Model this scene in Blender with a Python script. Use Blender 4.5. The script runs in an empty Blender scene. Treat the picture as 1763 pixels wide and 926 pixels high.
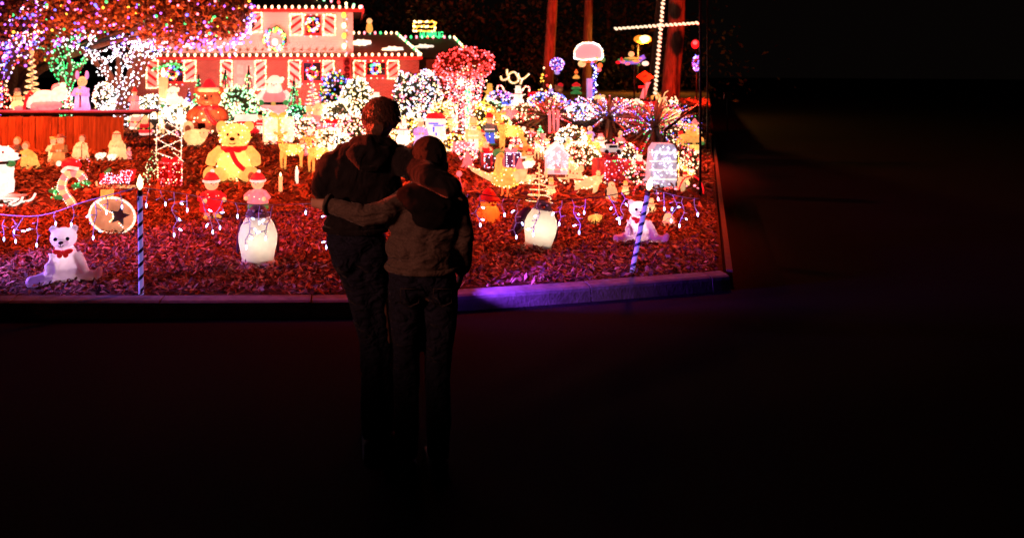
import bpy, bmesh, math, random
import numpy as np
from mathutils import Vector, Matrix, Euler, noise

# ------------------------------------------------------------------ camera, night sky, exposure
SC = bpy.context.scene
COL = SC.collection
CAMZ = 1.92          # eye height above the street
YARD = 0.10          # height of the mulched yard above the street
FPX = 1200.0         # focal length, in pixels of a 1763 px wide frame
PX0, PY0 = 600.0, 130.0   # principal point (frame is 1763 x 926)
cam_data = bpy.data.cameras.new('camera')
cam_data.sensor_fit = 'HORIZONTAL'
cam_data.sensor_width = 36.0
cam_data.lens = FPX / 1763.0 * 36.0
cam_data.shift_x = (881.5 - PX0) / 1763.0
cam_data.shift_y = -(463.0 - PY0) / 1763.0
cam_data.clip_start = 0.05
cam_data.clip_end = 1000
cam_data.dof.use_dof = True
cam_data.dof.focus_distance = 5.2
cam_data.dof.aperture_fstop = 2.0
cam = bpy.data.objects.new('camera', cam_data)
cam.location = (0, 0, CAMZ)
cam.rotation_euler = (math.radians(90), 0, 0)
COL.objects.link(cam)
SC.camera = cam

world = bpy.data.worlds.new('World')
SC.world = world
world.use_nodes = True
wn = world.node_tree
wn.nodes['Background'].inputs[0].default_value = (0.0045, 0.0030, 0.0026, 1)
wn.nodes['Background'].inputs[1].default_value = 0.35

SC.view_settings.view_transform = 'Standard'
SC.view_settings.look = 'None'
SC.view_settings.exposure = 0.0
SC.view_settings.gamma = 1.0
SC.cycles.max_bounces = 5
SC.cycles.diffuse_bounces = 2
SC.cycles.glossy_bounces = 2
SC.cycles.transmission_bounces = 3
SC.cycles.sample_clamp_indirect = 2.0
SC.cycles.sample_clamp_direct = 0
SC.cycles.caustics_reflective = False
SC.cycles.caustics_refractive = False
SC.cycles.use_denoising = True
try:
    SC.cycles.denoiser = 'OPENIMAGEDENOISE'
except Exception:
    pass

RNG = random.Random(7)
R = math.radians

# ------------------------------------------------------------------ helpers
def W(px, py, d):
    """the point of the place seen at that direction, d metres ahead"""
    return Vector(((px - PX0) / FPX * d, d, CAMZ - (py - PY0) / FPX * d))

def depth(py, z=YARD):
    return (CAMZ - z) * FPX / (py - PY0)

def _ss(t): t = min(1, max(0, t)); return t*t*(3-2*t)
def gz(x, y):
    """height of the yard: flat, with a planted bank at the back beside the driveway"""
    return YARD + .95 * _ss((y-15.5)/8.0) * _ss((x-.14*y-.2)/1.6)
def gdepth(px, py):
    d = 5.0
    while d < 60:
        if CAMZ - (py-PY0)/FPX*d <= gz((px-PX0)/FPX*d, d): return d
        d += .04
    return depth(py)

_mats = {}
def paint(name, col, rough=0.6, metal=0.0, noise_amt=0.15, scale=8.0, bump=0.0, bscale=40.0, spec=0.3, stretch=None):
    if name in _mats: return _mats[name]
    m = bpy.data.materials.new(name); m.use_nodes = True
    nt = m.node_tree; b = nt.nodes['Principled BSDF']
    b.inputs['Roughness'].default_value = rough
    b.inputs['Metallic'].default_value = metal
    b.inputs['Specular IOR Level'].default_value = spec
    tc = nt.nodes.new('ShaderNodeTexCoord'); mp = nt.nodes.new('ShaderNodeMapping')
    if stretch: mp.inputs['Scale'].default_value = stretch
    nt.links.new(tc.outputs['Object'], mp.inputs['Vector'])
    nz = nt.nodes.new('ShaderNodeTexNoise'); nz.inputs['Scale'].default_value = scale; nz.inputs['Detail'].default_value = 5
    nt.links.new(mp.outputs[0], nz.inputs['Vector'])
    rp = nt.nodes.new('ShaderNodeValToRGB')
    rp.color_ramp.elements[0].position = 0.3; rp.color_ramp.elements[1].position = 0.7
    rp.color_ramp.elements[0].color = [c * (1 - noise_amt) for c in col] + [1]
    rp.color_ramp.elements[1].color = [min(1, c * (1 + noise_amt)) for c in col] + [1]
    nt.links.new(nz.outputs['Fac'], rp.inputs[0]); nt.links.new(rp.outputs[0], b.inputs['Base Color'])
    if bump:
        n2 = nt.nodes.new('ShaderNodeTexNoise'); n2.inputs['Scale'].default_value = bscale; n2.inputs['Detail'].default_value = 4
        nt.links.new(mp.outputs[0], n2.inputs['Vector'])
        bp = nt.nodes.new('ShaderNodeBump'); bp.inputs['Strength'].default_value = bump; bp.inputs['Distance'].default_value = 0.03
        nt.links.new(n2.outputs['Fac'], bp.inputs['Height']); nt.links.new(bp.outputs[0], b.inputs['Normal'])
    _mats[name] = m
    return m

def glow(name, col, s, base=None, sample=True, var=0.0, scale=6.0):
    """a lit bulb or a lit plastic shell"""
    if name in _mats: return _mats[name]
    m = bpy.data.materials.new(name); m.use_nodes = True
    nt = m.node_tree; b = nt.nodes['Principled BSDF']
    b.inputs['Base Color'].default_value = list(base or col) + [1]
    b.inputs['Roughness'].default_value = 0.45
    b.inputs['Emission Color'].default_value = list(col) + [1]
    b.inputs['Emission Strength'].default_value = s
    if var:
        tc = nt.nodes.new('ShaderNodeTexCoord')
        nz = nt.nodes.new('ShaderNodeTexNoise'); nz.inputs['Scale'].default_value = scale; nz.inputs['Detail'].default_value = 3
        nt.links.new(tc.outputs['Object'], nz.inputs['Vector'])
        mr = nt.nodes.new('ShaderNodeMapRange')
        mr.inputs['From Min'].default_value = 0.3; mr.inputs['From Max'].default_value = 0.7
        mr.inputs['To Min'].default_value = s * (1 - var); mr.inputs['To Max'].default_value = s * (1 + var)
        nt.links.new(nz.outputs['Fac'], mr.inputs['Value']); nt.links.new(mr.outputs[0], b.inputs['Emission Strength'])
    m.cycles.emission_sampling = 'AUTO' if sample else 'NONE'
    _mats[name] = m
    return m

def shell(name, col, trans=0.6):
    """thin moulded plastic that a bulb inside shines through"""
    if name in _mats: return _mats[name]
    m = bpy.data.materials.new(name); m.use_nodes = True
    nt = m.node_tree; b = nt.nodes['Principled BSDF']; out = nt.nodes['Material Output']
    b.inputs['Roughness'].default_value = 0.42; b.inputs['Specular IOR Level'].default_value = 0.35
    tc = nt.nodes.new('ShaderNodeTexCoord')
    nz = nt.nodes.new('ShaderNodeTexNoise'); nz.inputs['Scale'].default_value = 9; nz.inputs['Detail'].default_value = 6
    nt.links.new(tc.outputs['Object'], nz.inputs['Vector'])
    rp = nt.nodes.new('ShaderNodeValToRGB')
    rp.color_ramp.elements[0].position = 0.25; rp.color_ramp.elements[1].position = 0.75
    rp.color_ramp.elements[0].color = [c * 0.86 for c in col] + [1]; rp.color_ramp.elements[1].color = list(col) + [1]
    nt.links.new(nz.outputs['Fac'], rp.inputs[0]); nt.links.new(rp.outputs[0], b.inputs['Base Color'])
    t = nt.nodes.new('ShaderNodeBsdfTranslucent'); nt.links.new(rp.outputs[0], t.inputs['Color'])
    mx = nt.nodes.new('ShaderNodeMixShader'); mx.inputs[0].default_value = trans
    nt.links.new(b.outputs[0], mx.inputs[1]); nt.links.new(t.outputs[0], mx.inputs[2]); nt.links.new(mx.outputs[0], out.inputs['Surface'])
    _mats[name] = m
    return m

# bulbs (tiny: seen directly, their light is carried by the lamps of the yard)
BK = dict(
    warm=((1, .64, .32), 4.6), white=((.90, .93, 1.0), 3.2), red=((1, .045, .04), 3.6), green=((.05, .85, .22), 2.2),
    blue=((.10, .13, 1.0), 4.0), purple=((.42, .12, 1.0), 3.0), yellow=((1, .50, .05), 3.0), pink=((1, .20, .26), 3.8),
    peach=((1, .50, .28), 4.0), lilac=((.70, .58, 1.0), 3.0), mint=((.45, 1, .55), 2.0), ice=((.75, .82, 1), 7.0))
def bulbmat(k):
    return glow('bulb_' + k, BK[k][0], BK[k][1], sample=True)
MULTI = ['red', 'green', 'blue', 'yellow', 'pink', 'warm']

class MB:
    """collects shapes into one mesh"""
    def __init__(s): s.v = []; s.f = []; s.m = []
    def add(s, v, f, m=0):
        o = len(s.v); s.v += [tuple(p) for p in v]; s.f += [tuple(i + o for i in q) for q in f]; s.m += [m] * len(f)
        return s
    def box(s, c, size, m=0, rot=None):
        x, y, z = [k / 2 for k in size]
        v = [Vector(p) for p in ((-x,-y,-z),(x,-y,-z),(x,y,-z),(-x,y,-z),(-x,-y,z),(x,-y,z),(x,y,z),(-x,y,z))]
        if rot is not None:
            M = rot if isinstance(rot, Matrix) else Euler(rot).to_matrix()
            v = [M @ p for p in v]
        c = Vector(c)
        return s.add([p + c for p in v], [(0,3,2,1),(4,5,6,7),(0,1,5,4),(1,2,6,5),(2,3,7,6),(3,0,4,7)], m)
    def ell(s, c, r, m=0, seg=14, rings=9, rot=None):
        if not hasattr(r, '__len__'): r = (r, r, r)
        v = []; f = []
        M = Euler(rot).to_matrix() if rot else None
        c = Vector(c)
        for i in range(rings + 1):
            t = math.pi * i / rings
            for j in range(seg):
                a = 2 * math.pi * j / seg
                p = Vector((r[0]*math.sin(t)*math.cos(a), r[1]*math.sin(t)*math.sin(a), r[2]*math.cos(t)))
                v.append((M @ p if M else p) + c)
        for i in range(rings):
            for j in range(seg):
                f.append((i*seg+j, (i+1)*seg+j, (i+1)*seg+(j+1) % seg, i*seg+(j+1) % seg))
        return s.add(v, f, m)
    def tube(s, pts, r, m=0, seg=8, cap=True, closed=False):
        pts = [Vector(p) for p in pts]; n = len(pts)
        if not hasattr(r, '__len__'): r = [r] * n
        v = []; f = []
        up = Vector((0.13, 0.31, 0.94))
        for i, p in enumerate(pts):
            a = pts[(i - 1) % n] if (closed or i > 0) else p
            b = pts[(i + 1) % n] if (closed or i < n - 1) else p
            t = (b - a)
            t = t.normalized() if t.length > 1e-9 else Vector((0, 0, 1))
            if abs(t.dot(up)) > 0.97: u = Vector((1, 0.2, 0))
            else: u = up
            x = t.cross(u).normalized(); y = t.cross(x)
            for j in range(seg):
                q = 2 * math.pi * j / seg
                v.append(p + (x * math.cos(q) + y * math.sin(q)) * r[i])
        for i in range(n if closed else n - 1):
            k = (i + 1) % n
            for j in range(seg):
                f.append((i*seg+j, i*seg+(j+1) % seg, k*seg+(j+1) % seg, k*seg+j))
        if cap and not closed:
            f.append(tuple(range(seg))[::-1]); f.append(tuple((n-1)*seg+j for j in range(seg)))
        return s.add(v, f, m)
    def lathe(s, prof, c=(0,0,0), m=0, seg=18, sx=1, sy=1):
        v = []; f = []
        for (r, z) in prof:
            for j in range(seg):
                a = 2 * math.pi * j / seg
                v.append((c[0] + r*sx*math.cos(a), c[1] + r*sy*math.sin(a), c[2] + z))
        for i in range(len(prof) - 1):
            for j in range(seg):
                f.append((i*seg+j, i*seg+(j+1) % seg, (i+1)*seg+(j+1) % seg, (i+1)*seg+j))
        f.append(tuple(range(seg))[::-1]); f.append(tuple((len(prof)-1)*seg+j for j in range(seg)))
        return s.add(v, f, m)
    def prism(s, poly, y0, y1, m=0):
        """outline in x,z pushed through from y0 to y1"""
        n = len(poly)
        v = [(x, y0, z) for x, z in poly] + [(x, y1, z) for x, z in poly]
        f = [tuple(range(n)), tuple(range(n, 2*n))[::-1]] + [(i, i+n, (i+1) % n + n, (i+1) % n) for i in range(n)]
        return s.add(v, f, m)
    def mesh(s, name, mats, smooth=True):
        me = bpy.data.meshes.new(name); me.from_pydata(s.v, [], s.f)
        for m in (mats if isinstance(mats, (list, tuple)) else [mats]): me.materials.append(m)
        if len(set(s.m)) > 1: me.polygons.foreach_set('material_index', s.m)
        if smooth: me.polygons.foreach_set('use_smooth', [True] * len(s.f))
        me.update()
        return me
    def build(s, name, mats, parent=None, smooth=True):
        return link(name, s.mesh(name, mats, smooth), parent)

def link(name, data, parent=None):
    o = bpy.data.objects.new(name, data); COL.objects.link(o)
    if parent is not None: o.parent = parent
    return o

def tag(o, label=None, cat=None, group=None, kind=None):
    if label: o['label'] = label
    if cat: o['category'] = cat
    if group: o['group'] = group
    if kind: o['kind'] = kind
    return o

def thing(name, label, cat, loc=(0,0,0), rz=0, scale=1, group=None):
    o = link(name, None); o.location = loc; o.rotation_euler = (0, 0, rz); o.scale = (scale,)*3
    return tag(o, label, cat, group)

_OCT_V = np.array([(1,0,0),(-1,0,0),(0,1,0),(0,-1,0),(0,0,1),(0,0,-1)], float)
_OCT_F = np.array([(0,2,4),(2,1,4),(1,3,4),(3,0,4),(2,0,5),(1,2,5),(3,1,5),(0,3,5)])
_ico = None
def ico():
    global _ico
    if _ico is None:
        bm = bmesh.new(); bmesh.ops.create_icosphere(bm, subdivisions=1, radius=1)
        _ico = (np.array([v.co[:] for v in bm.verts]), np.array([[v.index for v in f.verts] for f in bm.faces])); bm.free()
    return _ico

def bulbs(pts, r, pal, parent, name='bulbs', seed=1, fine=True, jr=0.25, ang=None):
    """many small lamps of one string as one part"""
    if len(pts) == 0: return None
    rng = random.Random(seed)
    V, F = ico() if fine else (_OCT_V, _OCT_F)
    pts = np.array([tuple(p) for p in pts], float); n = len(pts)
    rr = r * (1 + jr * (np.random.RandomState(seed).rand(n) * 2 - 1))
    v = (pts[:, None, :] + V[None] * rr[:, None, None]).reshape(-1, 3)
    f = (F[None] + (np.arange(n) * len(V))[:, None, None]).reshape(-1, 3)
    me = bpy.data.meshes.new(name)
    me.vertices.add(len(v)); me.vertices.foreach_set('co', v.ravel())
    me.loops.add(f.size); me.loops.foreach_set('vertex_index', f.ravel().astype(np.int32))
    me.polygons.add(len(f)); me.polygons.foreach_set('loop_start', np.arange(0, f.size, 3, dtype=np.int32))
    keys = sorted(set(pal))
    for k in keys: me.materials.append(bulbmat(k))
    mi = np.repeat([keys.index(rng.choice(pal)) for _ in range(n)], len(F))
    me.polygons.foreach_set('material_index', mi.astype(np.int32))
    me.polygons.foreach_set('use_smooth', np.ones(len(f), bool))
    me.update(calc_edges=True); me.validate()
    o = link(name, me, parent); o['kind'] = 'stuff'
    return o

def quads(name, P, mats, mi, parent=None):
    """P: n x 4 x 3 corners"""
    n = len(P); me = bpy.data.meshes.new(name)
    me.vertices.add(n * 4); me.vertices.foreach_set('co', P.reshape(-1).astype(np.float32))
    me.loops.add(n * 4); me.loops.foreach_set('vertex_index', np.arange(n * 4, dtype=np.int32))
    me.polygons.add(n); me.polygons.foreach_set('loop_start', np.arange(0, n * 4, 4, dtype=np.int32))
    for m in mats: me.materials.append(m)
    me.polygons.foreach_set('material_index', np.asarray(mi, np.int32))
    me.update(calc_edges=True); me.validate()
    return link(name, me, parent)

def leaves(name, centers, size, mats, parent, seed=0, aspect=0.5, flat=0.0):
    rs = np.random.RandomState(seed); n = len(centers)
    c = np.asarray(centers, float)
    a = rs.normal(size=(n, 3)); a[:, 2] *= (1 - flat); a /= np.linalg.norm(a, axis=1)[:, None] + 1e-9
    b = rs.normal(size=(n, 3)); b[:, 2] *= (1 - flat); b -= (b * a).sum(1)[:, None] * a; b /= np.linalg.norm(b, axis=1)[:, None] + 1e-9
    s = size * (0.6 + 0.8 * rs.rand(n))[:, None]
    P = np.stack([c - a*s*.5, c + b*s*aspect*.5, c + a*s*.5, c - b*s*aspect*.5], 1)
    return quads(name, P, mats, rs.randint(0, len(mats), n), parent)

WORK = bpy.data.scenes.new('workbench')      # a small separate scene, so that fusing a shape does not update the whole place
def remesh(mb, name, mats, voxel, parent=None, smooth_it=3, wrinkle=0.0, wscale=6.0, wst=(1,1,1), mat_fn=None):
    """fuses overlapping shapes into one continuous skin"""
    me = mb.mesh(name + '_raw', mats)
    o = bpy.data.objects.new(name + '_raw', me); WORK.collection.objects.link(o)
    md = o.modifiers.new('r', 'REMESH'); md.mode = 'VOXEL'; md.voxel_size = voxel; md.use_smooth_shade = True
    if smooth_it:
        sm = o.modifiers.new('s', 'SMOOTH'); sm.factor = 0.5; sm.iterations = smooth_it
    WORK.view_layers[0].update(); dg = WORK.view_layers[0].depsgraph
    new = bpy.data.meshes.new_from_object(o.evaluated_get(dg)); new.name = name
    bpy.data.objects.remove(o); bpy.data.meshes.remove(me)
    new.materials.clear()
    for m in (mats if isinstance(mats, (list, tuple)) else [mats]): new.materials.append(m)
    if wrinkle:
        for v in new.vertices:
            p = Vector((v.co.x*wst[0], v.co.y*wst[1], v.co.z*wst[2])) * wscale
            k = noise.turbulence(p, 3, False) - 0.5 + 0.5*noise.noise(p*0.45)
            v.co += v.normal * (k * wrinkle)
    if mat_fn:
        for p in new.polygons: p.material_index = mat_fn(p.center, p.normal)
    new.polygons.foreach_set('use_smooth', [True] * len(new.polygons))
    new.update()
    return link(name, new, parent)

class Fig:
    """a figure: an empty at its base with its parts; lengths are in heights of the figure"""
    def __init__(s, name, label, cat, px, py, hpx, rz=0, group=None, d=None, z=None, loc=None):
        d = d or gdepth(px, py)
        if z is None: z = gz((px - PX0) / FPX * d, d)
        s.d = d; s.h = hpx / FPX * d
        s.loc = Vector(loc) if loc is not None else Vector(((px - PX0) / FPX * d, d, z))
        s.o = thing(name, label, cat, s.loc, rz, s.h, group)
        s.pxr = 1.0 / hpx           # one photo pixel in figure heights
    def E(s, n, c, r, m, rot=None, seg=14, rings=9): return MB().ell(c, r, 0, seg, rings, rot).build(n, m, s.o)
    def T(s, n, pts, r, m, seg=8): return MB().tube(pts, r, 0, seg).build(n, m, s.o)
    def L(s, n, prof, m, c=(0,0,0), seg=18, sx=1, sy=1): return MB().lathe(prof, c, 0, seg, sx, sy).build(n, m, s.o)
    def B(s, n, c, size, m, rot=None): return MB().box(c, size, 0, rot).build(n, m, s.o, False)
    def bulbs(s, pts, pal, rp=2.0, seed=1, name='bulbs', fine=False): return bulbs(pts, .8 * rp * s.pxr, pal, s.o, name, seed, fine)

def on_ell(c, r, n, rng, front=False):
    out = []
    while len(out) < n:
        p = Vector((rng.gauss(0,1), rng.gauss(0,1), rng.gauss(0,1))).normalized()
        if front and p.y > 0.3: continue
        out.append((c[0]+p.x*r[0]*1.03, c[1]+p.y*r[1]*1.03, c[2]+p.z*r[2]*1.03))
    return out
def on_cone(r0, z0, r1, z1, n, rng, jit=0.0):
    out = []
    for i in range(n):
        t = 1 - math.sqrt(rng.random()) if r1 < r0 else rng.random()
        a = rng.random() * 6.283; r = r0 + (r1 - r0) * t + jit * rng.gauss(0, 1)
        out.append((r*math.cos(a), r*math.sin(a), z0 + (z1 - z0)*t))
    return out
def along(pts, step, jit=0, rng=RNG):
    pts = [Vector(p) for p in pts]; out = []; carry = 0
    for a, b in zip(pts[:-1], pts[1:]):
        L = (b - a).length
        if L < 1e-9: continue
        t = carry
        while t < L:
            p = a.lerp(b, t / L)
            if jit: p = p + Vector((rng.gauss(0, jit), rng.gauss(0, jit), rng.gauss(0, jit)))
            out.append(p); t += step
        carry = t - L
    return out
def helix(r0, r1, z0, z1, turns, n=None):
    n = n or int(turns * 16)
    return [((r0+(r1-r0)*i/n)*math.cos(6.2832*turns*i/n), (r0+(r1-r0)*i/n)*math.sin(6.2832*turns*i/n), z0+(z1-z0)*i/n) for i in range(n+1)]
def circ(c, r, n=24, plane='xz', a0=0, a1=360):
    out = []
    for i in range(n + (a1 - a0 < 360)):
        a = R(a0 + (a1 - a0) * i / n)
        u, w = r*math.cos(a), r*math.sin(a)
        out.append((c[0]+u, c[1], c[2]+w) if plane == 'xz' else (c[0]+u, c[1]+w, c[2]))
    return out
def spline(pts, k=6):
    pts = [Vector(p) for p in pts]; P = [pts[0]] + pts + [pts[-1]]; out = []
    for i in range(1, len(P) - 2):
        for j in range(k):
            t = j / k; a, b, c, d = P[i-1], P[i], P[i+1], P[i+2]
            out.append(0.5*((2*b)+(c-a)*t+(2*a-5*b+4*c-d)*t*t+(3*b-a-3*c+d)*t**3))
    out.append(pts[-1]); return out

# common materials
def plastic(name, col, s_, var=.3, scale=9.0, t=.5):
    """lit moulded plastic: lets the lamp inside the figure shine through and carries its spread light"""
    m = glow(name, col, s_, var=var, scale=scale)
    nt = m.node_tree; b = nt.nodes['Principled BSDF']; out = nt.nodes['Material Output']
    tr = nt.nodes.new('ShaderNodeBsdfTranslucent'); tr.inputs['Color'].default_value = [min(1, c*.95+.03) for c in col] + [1]
    mx = nt.nodes.new('ShaderNodeMixShader'); mx.inputs[0].default_value = t
    nt.links.new(b.outputs[0], mx.inputs[1]); nt.links.new(tr.outputs[0], mx.inputs[2]); nt.links.new(mx.outputs[0], out.inputs['Surface'])
    return m
WARM = plastic('lit_cream_plastic', (1, .68, .34), 1.05, .4, 11)
WHITE = plastic('lit_white_plastic', (1, .88, .74), 1.35, .3, 9)
YEL = plastic('lit_yellow_plastic', (1, .64, .16), .85, .4, 13)
ORA = plastic('lit_orange_plastic', (1, .28, .06), 1.1)
RED = plastic('lit_red_plastic', (.85, .02, .03), .9)
PINK = plastic('lit_pink_plastic', (1, .34, .36), .95)
LAV = plastic('lit_lavender_plastic', (.66, .46, .86), .9)
GRN = plastic('lit_green_plastic', (.10, .42, .12), .6)
BLU = plastic('lit_blue_plastic', (.14, .22, .9), 1.0)
SKIN = plastic('lit_skin_plastic', (1, .50, .26), 1.3)
TAN = plastic('lit_tan_plastic', (.72, .30, .09), .6)
BRN = plastic('lit_brown_plastic', (.42, .13, .06), .5)
TEAL = plastic('lit_slate_plastic', (.16, .17, .16), .5)
def heart(f, c, r, k=60.0, col=(1,.80,.55)):
    """the lamp inside a figure; r: radius of the shell round it, in figure heights"""
    ld = bpy.data.lights.new('inner_bulb', 'POINT'); ld.energy = k * (r*f.h)**2; ld.color = col; ld.shadow_soft_size = .25*r*f.h
    l = link('inner_bulb', ld, f.o); l.location = c
BLK = paint('black_plastic', (.012, .010, .012), .35)
WIRE = paint('white_wire', (.75, .75, .78), .5)
DWIRE = paint('dark_green_wire', (.02, .03, .02), .6)
GREENP = paint('green_plastic', (.03, .16, .05), .5)
REDP = paint('red_plastic', (.45, .02, .02), .4)
WHP = paint('white_plastic', (.75, .74, .72), .4)
STEEL = paint('steel', (.45, .45, .47), .35, metal=.8)
# ------------------------------------------------------------------ lamps that light the yard
BLACKM = paint('black_metal', (.015, .015, .016), .4, metal=.5)
def floodlight(label, loc, aim, col, power, size=70, blend=.6, post=None, radius=.08, cut=0.0):
    """a flood lamp: housing, glowing glass, bracket and the lamp itself"""
    loc = Vector(loc); dirv = (Vector(aim) - loc).normalized()
    q = dirv.to_track_quat('-Z', 'Y')
    o = thing('floodlight', label, 'floodlight', loc)
    M = q.to_matrix()
    h = MB().box((0,0,.02), (.20,.15,.06)).box((0,.082,-.03), (.22,.012,.12)).box((0,0,.06), (.12,.10,.03))
    h.v = [tuple(M @ Vector(p)) for p in h.v]; h.build('housing', BLACKM, o, False)
    g = MB().box((0,0,-.016), (.17,.12,.008)); g.v = [tuple(M @ Vector(p)) for p in g.v]
    g.build('glass', glow('flood_glass_%d_%d_%d' % tuple(int(c*99) for c in col), col, 6, sample=False), o, False)
    if post is not None:
        MB().tube([(0,0,0), (0,0,post - loc.z)], .018).build('post', BLACKM, o)
    ld = bpy.data.lights.new('flood_lamp', 'SPOT'); ld.color = col; ld.energy = power
    ld.spot_size = R(size); ld.spot_blend = blend; ld.shadow_soft_size = radius
    l = link('flood_lamp', ld, o); l.location = M @ Vector((0,0,-.05)); l.rotation_euler = q.to_euler()
    return o

# red floods on poles just outside the picture, washing the mulch
floodlight('red floodlight on a tall pole beside the near end of the yard, outside the picture', (-5.6, 8.6, 4.3), (-2.3, 9.6, 0), (1, .055, .014), 4200, 80, .8, post=YARD, radius=.2)
floodlight('red floodlight on a tall pole beside the dark driveway', (5.35, 10.6, 4.6), (1.6, 9.7, 0), (1, .055, .016), 4500, 80, .8, post=YARD, radius=.2)
floodlight('red floodlight on a pole past the plank screen, outside the picture', (-9.6, 15.5, 5.2), (-4.5, 15.2, 0), (1, .085, .02), 10000, 92, .7, post=YARD, radius=.25)
floodlight('red floodlight on a pole beyond the driveway, shining on the far beds', (8.55, 16.6, 5.2), (4.2, 15.2, 0), (1, .045, .015), 7500, 76, .7, post=YARD, radius=.25)
# washers at the foot of the house and the trees
floodlight('low pink floodlight in front of the two-storey wall', (-7.5, 34.5, .35), (-6.5, 42, 3.6), (1, .20, .165), 6200, 120, .6, post=YARD)
floodlight('low pink floodlight in front of the corner of the house', (-1.2, 35.5, .35), (-2.2, 42, 3.8), (1, .20, .165), 4400, 120, .6, post=YARD)
floodlight('low red floodlight in front of the one-storey wing', (3.0, 37.0, .35), (2.6, 43, 2.6), (1, .09, .05), 2800, 120, .6, post=YARD)
floodlight('small red floodlight under the upper gutter at the house corner', (.95, 41.3, 5.45), (2.6, 43.6, 3.7), (1, .10, .05), 1100, 110, .7)  # added lamp, hung here only to redden the wing roof
floodlight('low amber floodlight under the orange tree crown', (-7.4, 20.0, .4), (-7.0, 24.5, 5.0), (1, .20, .06), 2900, 130, .8, post=YARD)
floodlight('low amber floodlight on the far side of the orange tree crown', (-4.3, 20.4, .4), (-4.9, 24.0, 5.0), (1, .16, .07), 1800, 120, .8, post=YARD)
floodlight('low red floodlight at the foot of the pines', (11.2, 20.6, 1.3), (12.4, 28, 5.6), (1, .03, .008), 3800, 110, .8, post=YARD)
floodlight('low red floodlight near the foot of the tall pine', (7.6, 25.5, 1.4), (8.8, 31, 6.0), (1, .03, .008), 2600, 80, .8, post=YARD)
# violet floods by the kerb
floodlight('violet floodlight on a short stake at the near end of the yard, outside the picture', (-4.5, 6.0, .85), (-1.5, 6.95, .15), (.40, .14, 1), 720, 56, .4, post=YARD)
floodlight('violet floodlight on the street in front of the two people', (.72, 5.56, .32), (3.1, 6.62, .14), (.26, .04, 1), 330, 48, .5, post=0)
floodlight('narrow red floodlight beside the street aimed at the two people, outside the picture', (-3.3, 4.7, 2.0), (-.02, 3.55, 1.60), (1, .06, .02), 2200, 10, .5, post=YARD)
# dim red wash from down the street on the backs of the two people
floodlight('dim red floodlight on a post down the street, outside the picture', (-3.4, .6, 2.5), (.16, 3.4, 1.38), (1, .33, .22), 400, 23, .6, post=0, radius=.2)

# ------------------------------------------------------------------ ground, street, kerb
def nodemat(name):
    m = bpy.data.materials.new(name); m.use_nodes = True
    return m, m.node_tree, m.node_tree.nodes['Principled BSDF']
ASPH = paint('asphalt', (.012, .0115, .012), .9, noise_amt=.4, scale=60, bump=.5, bscale=220, spec=.1)
GROUND = paint('dark_woodland_soil', (.012, .010, .008), .95, noise_amt=.4, scale=2, bump=.4, bscale=15, spec=.05)
CONC = paint('kerb_concrete', (.20, .195, .19), .85, noise_amt=.3, scale=9, bump=.15, bscale=45, spec=.15)
MULCHB = paint('mulch_bed', (.09, .05, .032), .9, noise_amt=.6, scale=14, bump=1.0, bscale=30, spec=.1, stretch=(1, 2.2, 1))

MB().add([(-300,-60,-.012),(300,-60,-.012),(300,500,-.012),(-300,500,-.012)], [(0,1,2,3)]).build('ground', GROUND)['kind'] = 'structure'

# back edge of the kerb, from beyond the left of the picture to the driveway
KB = spline([(-40,5.72),(-12,5.70),(-4,5.68),(0,5.72),(.9,5.86),(2.0,6.08),(3.1,6.33),(3.45,6.42)], 8)
KB = [(p[0], p[1]) for p in [(q.x, q.y) for q in [Vector((a.x, a.y, 0)) for a in KB]]]
KW, KH = .17, .125
st = MB()
st.add([(-60,-8,0),(60,-8,0),(60,5.0,0),(-60,5.0,0)], [(0,1,2,3)])
vs = [];
for x, y in KB: vs += [(x, 5.0, 0), (x, y - KW + .02, 0)]
st.add(vs, [(2*i, 2*i+2, 2*i+3, 2*i+1) for i in range(len(KB)-1)])
st.add([(3.45,5.0,0),(60,5.0,0),(60,60,0),(31,60,0),(3.45,6.30,0)], [(0,1,2,3,4)])
st.build('street', ASPH)['kind'] = 'structure'
prof = [(-KW-.01, -.02), (-KW+.005, KH-.035), (-KW+.016, KH-.012), (-KW+.038, KH), (0, KH), (0, -.02)]
n = len(prof); kerb = thing('kerb', None, None); kerb['kind'] = 'structure'
kp = [Vector((x, y, 0)) for x, y in KB if -7.5 <= x]; kp = [Vector((-7.5, 5.69, 0))] + kp
seg_pts = along(kp, .10); krs = random.Random(4)
for s0 in range(0, len(seg_pts)-2, 12):                 # stones 1.2 m long with open joints
    P = seg_pts[s0:s0+13]
    if len(P) < 2: break
    P = [P[0].lerp(P[1], .05)] + P[1:-1] + [P[-1].lerp(P[-2], .05)]; dz = krs.uniform(-.004,.004); dy = krs.uniform(-.004,.002)
    vs = [(p.x, p.y + a + dy, b_ + (dz if b_ > 0 else 0)) for p in P for a, b_ in prof]
    k_ = MB().add(vs, [(q*n+r, (q+1)*n+r, (q+1)*n+r+1, q*n+r+1) for q in range(len(P)-1) for r in range(n-1)])
    k_.add(vs[:n], [tuple(range(n))[::-1]]); k_.add(vs[-n:], [tuple(range(n))]); k_.build('kerb_stone', CONC, kerb, False)

# the mulched yard: front edge on the kerb, side edge along the driveway
def edge_x(y): return 3.45 + (y - 6.42) * .5128
md = MB()
Y1 = 46
front = KB
vs = [(x, y, YARD) for x, y in front] + [(edge_x(Y1), Y1, YARD), (-40, Y1, YARD)]
md.add(vs, [tuple(range(len(vs)))])
yard = md.build('mulch_yard', MULCHB, None, False); yard['kind'] = 'structure'
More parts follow.
